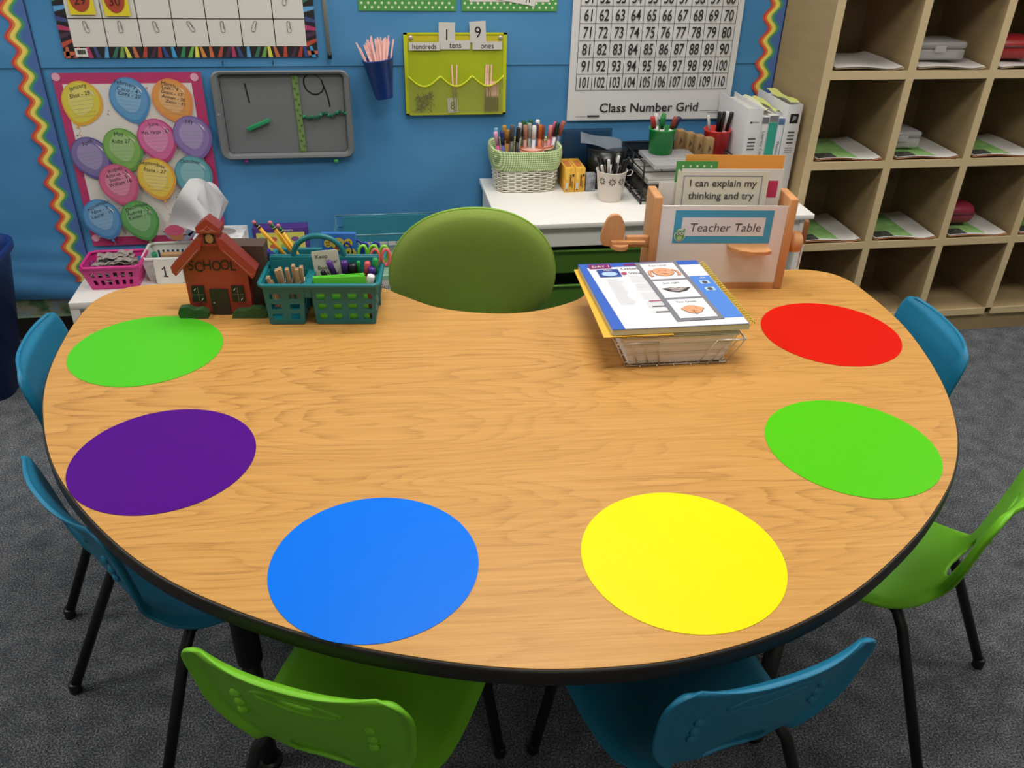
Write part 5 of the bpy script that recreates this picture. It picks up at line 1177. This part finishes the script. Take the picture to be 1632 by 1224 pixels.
for k, s in enumerate(('Too Quiet', 'Just right', 'Too Loud')):
    q = MB(); y0 = .012+.095*k; q.rect(-.040, y0, .040, y0+.086, M('page_white'), 0); q.text(s, -.002, y0+.073, .0075, dkgrey, .0006)
    cx, cy = 0, y0+.036
    if k == 1:
        P = [(-.033, cy+.010), (-.012, cy+.013), (0, cy+.010), (.012, cy+.013), (.033, cy+.010), (.02, cy-.006), (0, cy-.013), (-.02, cy-.006)]
        q.poly(P, M('lip_grey', '#3f3a3c', .6), .0006); q.poly([(-.024, cy+.007), (-.01, cy+.009), (0, cy+.006), (.01, cy+.009), (.024, cy+.007), (.012, cy-.002), (0, cy-.006), (-.012, cy-.002)], M('lip_inner', '#b9a9a6', .6), .0010); q.line([(-.022, cy+.003), (0, cy), (.022, cy+.003)], .0014, M('lip_grey'), .0014)
    else:
        r = .022 if k == 2 else .018
        q.ell(cx, cy, r*1.08+.0012, r+.0012, ol, .0004); q.ell(cx, cy, r*1.08, r, sk, .0008)
        for sg_ in (-1, 1):
            if k == 2: q.line([(sg_*.022, cy+.012), (sg_*.031, cy+.006), (sg_*.034, cy-.012), (sg_*.030, cy-.022)], .008, ol, .0005); q.line([(sg_*.022, cy+.012), (sg_*.031, cy+.006), (sg_*.034, cy-.012), (sg_*.030, cy-.021)], .0058, sk, .0009)
            else: q.ell(sg_*.020, cy+.003, .0045, .006, ol, .0003, n=14); q.ell(sg_*.020, cy+.003, .0034, .0048, sk, .0007, n=14)
            q.line([(sg_*.010, cy+.006), (sg_*.005, cy+.006)], .0012, ol, .0012)
        q.line([(-.006, cy-.008), (0, cy-.010), (.006, cy-.008)], .0014, ol, .0012)
        if k == 0: q.line([(.001, cy-.022), (.001, cy-.004)], .0048, ol, .0014); q.line([(.001, cy-.022), (.001, cy-.005)], .0034, sk, .0018)
    q.build('picture_card', t, (0, 0, .0012))
# ------------------------------------------------------------ children's chairs
def shell_mesh(mat, slot):
    # centre line of the one piece shell: (y, z, half width, side lift, back wing)
    KP = [(.205, .392, .165, .0), (.195, .402, .178, .0), (.15, .405, .200, .0), (.06, .398, .202, .004), (-.04, .394, .198, .008), (-.11, .396, .188, .014), (-.162, .414, .165, .018), (-.190, .442, .138, .016), (-.202, .475, .142, .012), (-.213, .515, .168, .012), (-.228, .570, .190, .016), (-.244, .635, .197, .022), (-.257, .680, .198, .026), (-.266, .708, .190, .028), (-.270, .724, .172, .028), (-.271, .733, .145, .028)]
    n = len(KP)
    def ev(t_):
        f = t_*(n-1); i = min(int(f), n-2); u = f-i
        g = lambda k: KP[max(0, min(n-1, k))]
        return [.5*(2*g(i)[c]+(g(i+1)[c]-g(i-1)[c])*u+(2*g(i-1)[c]-5*g(i)[c]+4*g(i+1)[c]-g(i+2)[c])*u*u+(3*g(i)[c]-g(i-1)[c]-3*g(i+1)[c]+g(i+2)[c])*u**3) for c in range(4)]
    NU, NV = 28, 64
    C = [ev(j/NV) for j in range(NV+1)]
    arc = [0]
    for j in range(NV): arc.append(arc[-1]+math.hypot(C[j+1][0]-C[j][0], C[j+1][1]-C[j][1]))
    def pos(u, j, w=None):
        y, z, hw, wing = C[j]
        a, b_ = C[max(0, j-1)], C[min(NV, j+1)]; ty, tz = b_[0]-a[0], b_[1]-a[1]; L = math.hypot(ty, tz); ny, nz = tz/L*-1*-1, -ty/L*-1*-1
        ny, nz = tz/L, -ty/L       # toward the sitter / upward
        if nz < 0 and abs(nz) > abs(ny): ny, nz = -ny, -nz
        ny, nz = (abs(tz)/L, (-ty/L if tz >= 0 else abs(ty)/L))
        e = wing*abs(u)**2.4
        d_edge = hw*(1-abs(u)); top = arc[-1]-arc[j]
        # rolled rim: the border turns away from the sitter
        rim = 0
        for dd in (d_edge, top if j > NV*.5 else 1, arc[j] if j < NV*.5 else 1): rim = max(rim, max(0, 1-dd/.024))
        e -= .016*(rim*rim*(3-2*rim))
        return (u*hw, y+ny*e, z+nz*e)
    us = []
    for i in range(NU+1):
        u = -1+2*i/NU; us.append(math.copysign(1-(1-abs(u))**1.35, u) if abs(u) > 0 else 0)
    bm = bmesh.new(); V = [[bm.verts.new(pos(us[i], j)) for i in range(NU+1)] for j in range(NV+1)]
    par = {}
    for j in range(NV+1):
        for i in range(NU+1): par[V[j][i]] = (us[i]*C[j][2], arc[j])
    for j in range(NV):
        for i in range(NU): bm.faces.new((V[j][i], V[j][i+1], V[j+1][i+1], V[j+1][i]))
    # openings: waist oval and grip slot, cut in the (x, arc) chart
    aw = arc[min(range(NV+1), key=lambda j: abs(C[j][1]-.462)+(0 if C[j][0] < -.1 else 1))]
    asl = arc[min(range(NV+1), key=lambda j: abs(C[j][1]-.655)+(0 if C[j][0] < -.1 else 1))]
    def cut(cx, ca, rx, ra):
        q = lambda p: ((p[0]-cx)/rx)**2+((p[1]-ca)/ra)**2
        dead = [f for f in bm.faces if q((sum(par[v][0] for v in f.verts)/len(f.verts), sum(par[v][1] for v in f.verts)/len(f.verts))) < 1]
        bmesh.ops.delete(bm, geom=dead, context='FACES')
        for v in [v for v in bm.verts if v.is_boundary and v in par and q(par[v]) < 2.4]:
            x, a = par[v]; k = 1/math.sqrt(max(q((x, a)), 1e-6)); nx, na = cx+(x-cx)*k, ca+(a-ca)*k
            # locate chart position
            j = min(range(NV+1), key=lambda j: abs(arc[j]-na)); j0 = j if arc[j] <= na else j-1; j0 = max(0, min(NV-1, j0)); f = (na-arc[j0])/(arc[j0+1]-arc[j0])
            p0 = Vector(pos(nx/C[j0][2], j0)); p1 = Vector(pos(nx/C[j0+1][2], j0+1)); v.co = p0.lerp(p1, f)
    cut(0, aw, .060, .044)
    if slot: cut(0, asl, .034, .0065)
    bmesh.ops.recalc_face_normals(bm, faces=bm.faces[:])
    me = bpy.data.meshes.new('shell'); bm.to_mesh(me); bm.free()
    for p in me.polygons: p.use_smooth = True
    me.materials.append(mat)
    return me, C
def make_chair(label, mat, group, slot=False):
    t = thing('school_chair', label, 'chair', group=group); t.scale = (.87, .87, .87)
    me, C = shell_mesh(mat, slot)
    o = bpy.data.objects.new('seat_shell', me); COL.objects.link(o); o.parent = t
    md = o.modifiers.new('thickness', 'SOLIDIFY'); md.thickness = .0085; md.offset = 0
    md = o.modifiers.new('smooth', 'SUBSURF'); md.levels = 1; md.render_levels = 1
    # raised grip panel and round bosses moulded on the rear of the back
    b = MB()
    def bk(x, z, d):  # a point on the rear face
        j = min(range(len(C)), key=lambda j: abs(C[j][1]-z)+(0 if C[j][0] < -.1 else 1)); y = C[j][0]+C[j][3]*abs(x/C[j][2])**2.4
        return (x, y-.004-d, z)
    for sx in (-1, 1):
        for z in (.625, .595, .572): 
            c = bk(sx*.118, z, 0); b.T = Matrix.Translation(c) @ Matrix.Rotation(PI/2, 4, 'X'); b.lathe([(.011, 0), (.010, .004), (.005, .007), (0, .0075)], mat, 16); b.T = Matrix.Identity(4)
    pts = []
    for k in range(24): a = 2*PI*k/24; pts.append(bk(.078*math.cos(a), .655+.020*math.sin(a), 0))
    b.tube(pts, .0035, mat, 8, True)
    b.build('back_bosses', t)
    for sx in (-1, 1):
        b = MB(); b.tube([(sx*.10, .0, .383), (sx*.135, .10, .384), (sx*.155, .150, .372), (sx*.168, .168, .345), (sx*.200, .205, .02)], .0125, steel, 12); o = b.build('leg', t)
        q = MB(); q.lathe([(.0135, 0), (.0148, .003), (.0142, .028), (.0126, .03)], darkplastic, 14, c=(sx*.2015, .2065, 0)); q.build('foot_cap', o)
        b = MB(); b.tube([(sx*.10, .0, .383), (sx*.135, -.08, .384), (sx*.155, -.130, .376), (sx*.170, -.155, .348), (sx*.2245, -.297, .02)], .0125, steel, 12); o = b.build('leg', t)
        q = MB(); q.lathe([(.0135, 0), (.0148, .003), (.0142, .028), (.0126, .03)], darkplastic, 14, c=(sx*.225, -.299, 0)); q.build('foot_cap', o)
    b = MB(); b.tube([(-.10, 0, .383), (.10, 0, .383)], .011, steel, 10); b.tube([(-.13, .09, .383), (.13, .09, .383)], .009, steel, 10); b.build('seat_frame', t)
    return t
G1, G2 = 'teal school chairs around the kidney table', 'lime green school chairs at the front of the kidney table'
teal0 = make_chair('teal plastic school chair at the front right, in front of the yellow circle', teal_sh, G1)
green0 = make_chair('lime green plastic school chair at the front left, by the blue circle', green_sh, G2, True)
def seat(o, x, y, face):   # face: direction the sitter looks, degrees from +Y counter-clockwise
    o.location = (x, y, 0); o.rotation_euler = (0, 0, math.radians(face))
CH = dict(FL=(-.048, .985, -26), FR=(.463, .925, 11), L2=(-.37, 1.355, -53), L1=(-.520, 1.795, -86), R2=(.995, 1.215, 39), R1=(1.112, 1.665, 82))
seat(green0, *CH['FL']); seat(teal0, *CH['FR'])
seat(dup(teal0, 'teal plastic school chair at the left side, by the purple circle'), *CH['L2'])
seat(dup(teal0, 'teal plastic school chair at the far left, by the left green circle'), *CH['L1'])
seat(dup(green0, 'lime green plastic school chair at the right edge, showing its oval back hole'), *CH['R2'])
seat(dup(teal0, 'teal plastic school chair at the far right, by the red circle'), *CH['R1'])

# ------------------------------------------------------------ teacher's chair with a round green back
t = thing('teacher_chair', 'green upholstered swivel chair with a rounded back behind the table', 'chair', (.252, 1.96, 0), (0, 0, math.radians(-4)))
gf = M('olive_green_fabric', '#80963a', .75, bump=.35, bscale=500, var=.06, vscale=3)
b = MB(); NA, NR = 64, 20
def pad(side):
    vs = []; fs = []
    for r in range(NR+1):
        k = r/NR
        for a in range(NA):
            an = 2*PI*a/NA; c, s = math.cos(an), math.sin(an)
            e = 2.12; rr = (abs(c)**e+abs(s)**e)**(-1/e)
            X = .226*k*rr*c*(1-.03*s*k); Z = (.208 if s > 0 else .165)*k*rr*s
            th = .034*(1-k**5)**.5 if k < 1 else 0
            vs.append((X, side*th+.03+.10*X*X/.2-.02-.10*(Z), .588+Z))
    for r in range(NR):
        for a in range(NA): fs.append((r*NA+a, r*NA+(a+1) % NA, (r+1)*NA+(a+1) % NA, (r+1)*NA+a))
    b.add(vs, fs, gf, True)
pad(-1); pad(1)
o = b.build('backrest', t); o.rotation_euler = (0, 0, 0)
o.location = (0, .13, .0)
b = MB(); P = []
for a in range(64):
    an = 2*PI*a/64; c, s = math.cos(an), math.sin(an); e = 2.12; rr = (abs(c)**e+abs(s)**e)**(-1/e); X = .226*rr*c*(1-.03*s); Z = (.208 if s > 0 else .165)*rr*s; P.append((X, .03+.5*X*X-.02-.10*Z+.006, .588+Z))
b.tube(P, .004, M('green_piping', '#86ad38', .6), 8, True); o2 = b.build('piping', o)
b = MB(); b.lathe([(0, .40), (.20, .40), (.225, .42), (.225, .445), (.20, .465), (0, .47)], gf, 40, c=(0, -.10, 0)); b.build('seat', t)
b = MB(); b.tube([(0, .19, .56), (0, .20, .45), (0, .16, .385), (0, .0, .38)], .018, darkplastic, 12); b.build('back_bar', t)
b = MB(); b.cyl((0, -.10, .08), (0, -.10, .40), .025, darkplastic, 20); b.build('column', t)
for k in range(5):
    a = 2*PI*k/5+.3; b = MB(); ex, ey = .25*math.cos(a), -.10+.25*math.sin(a); b.tube([(0, -.10, .085), (ex, ey, .065)], [.022, .014], darkplastic, 10); o = b.build('base_arm', t)
    q = MB(); q.cyl((ex-.012, ey, .026), (ex+.012, ey, .026), .026, darkplastic, 18); q.build('caster', o)
# ------------------------------------------------------------ light and camera
w = bpy.data.worlds.new('World'); SC.world = w; w.use_nodes = True
bg = w.node_tree.nodes['Background']; bg.inputs[0].default_value = (.93, .96, 1, 1); bg.inputs[1].default_value = .62
def area(name, loc, size, sy, e, col=(1, .97, .92), rot=(0, 0, 0)):
    l = bpy.data.lights.new(name, 'AREA'); l.shape = 'RECTANGLE'; l.size = size; l.size_y = sy; l.energy = e; l.color = col
    o = bpy.data.objects.new(name, l); COL.objects.link(o); o.location = loc; o.rotation_euler = rot; return o
for lx, e in ((-2.2, 27), (.5, 27), (3.0, 27)):
    for ly, k in ((1.15, 1.0), (2.35, .85)): area('ceiling_light', (lx, ly, 2.79), 1.2, .6, e*k)
area('ceiling_light', (.5, -1.6, 2.79), 1.2, .6, 14)
cam = bpy.data.cameras.new('camera'); co = bpy.data.objects.new('camera', cam); COL.objects.link(co)
p_, y_, r_ = [math.radians(v) for v in (31.175, 10.163, 1.6263)]
fw = Vector((math.sin(y_)*math.cos(p_), math.cos(y_)*math.cos(p_), -math.sin(p_))); rt = Vector((math.cos(y_), -math.sin(y_), 0)); up = rt.cross(fw)
rt2 = rt*math.cos(r_)+up*math.sin(r_); up2 = -rt*math.sin(r_)+up*math.cos(r_)
mw = Matrix((rt2, up2, -fw)).transposed().to_4x4(); mw.translation = (0, 0, 1.54); co.matrix_world = mw
cam.sensor_fit = 'HORIZONTAL'; cam.sensor_width = 36; cam.lens = 1349.19/1632*36; cam.clip_start = .02
SC.camera = co
SC.view_settings.view_transform = 'Standard'; SC.view_settings.look = 'None'; SC.view_settings.exposure = 0; SC.view_settings.gamma = 1
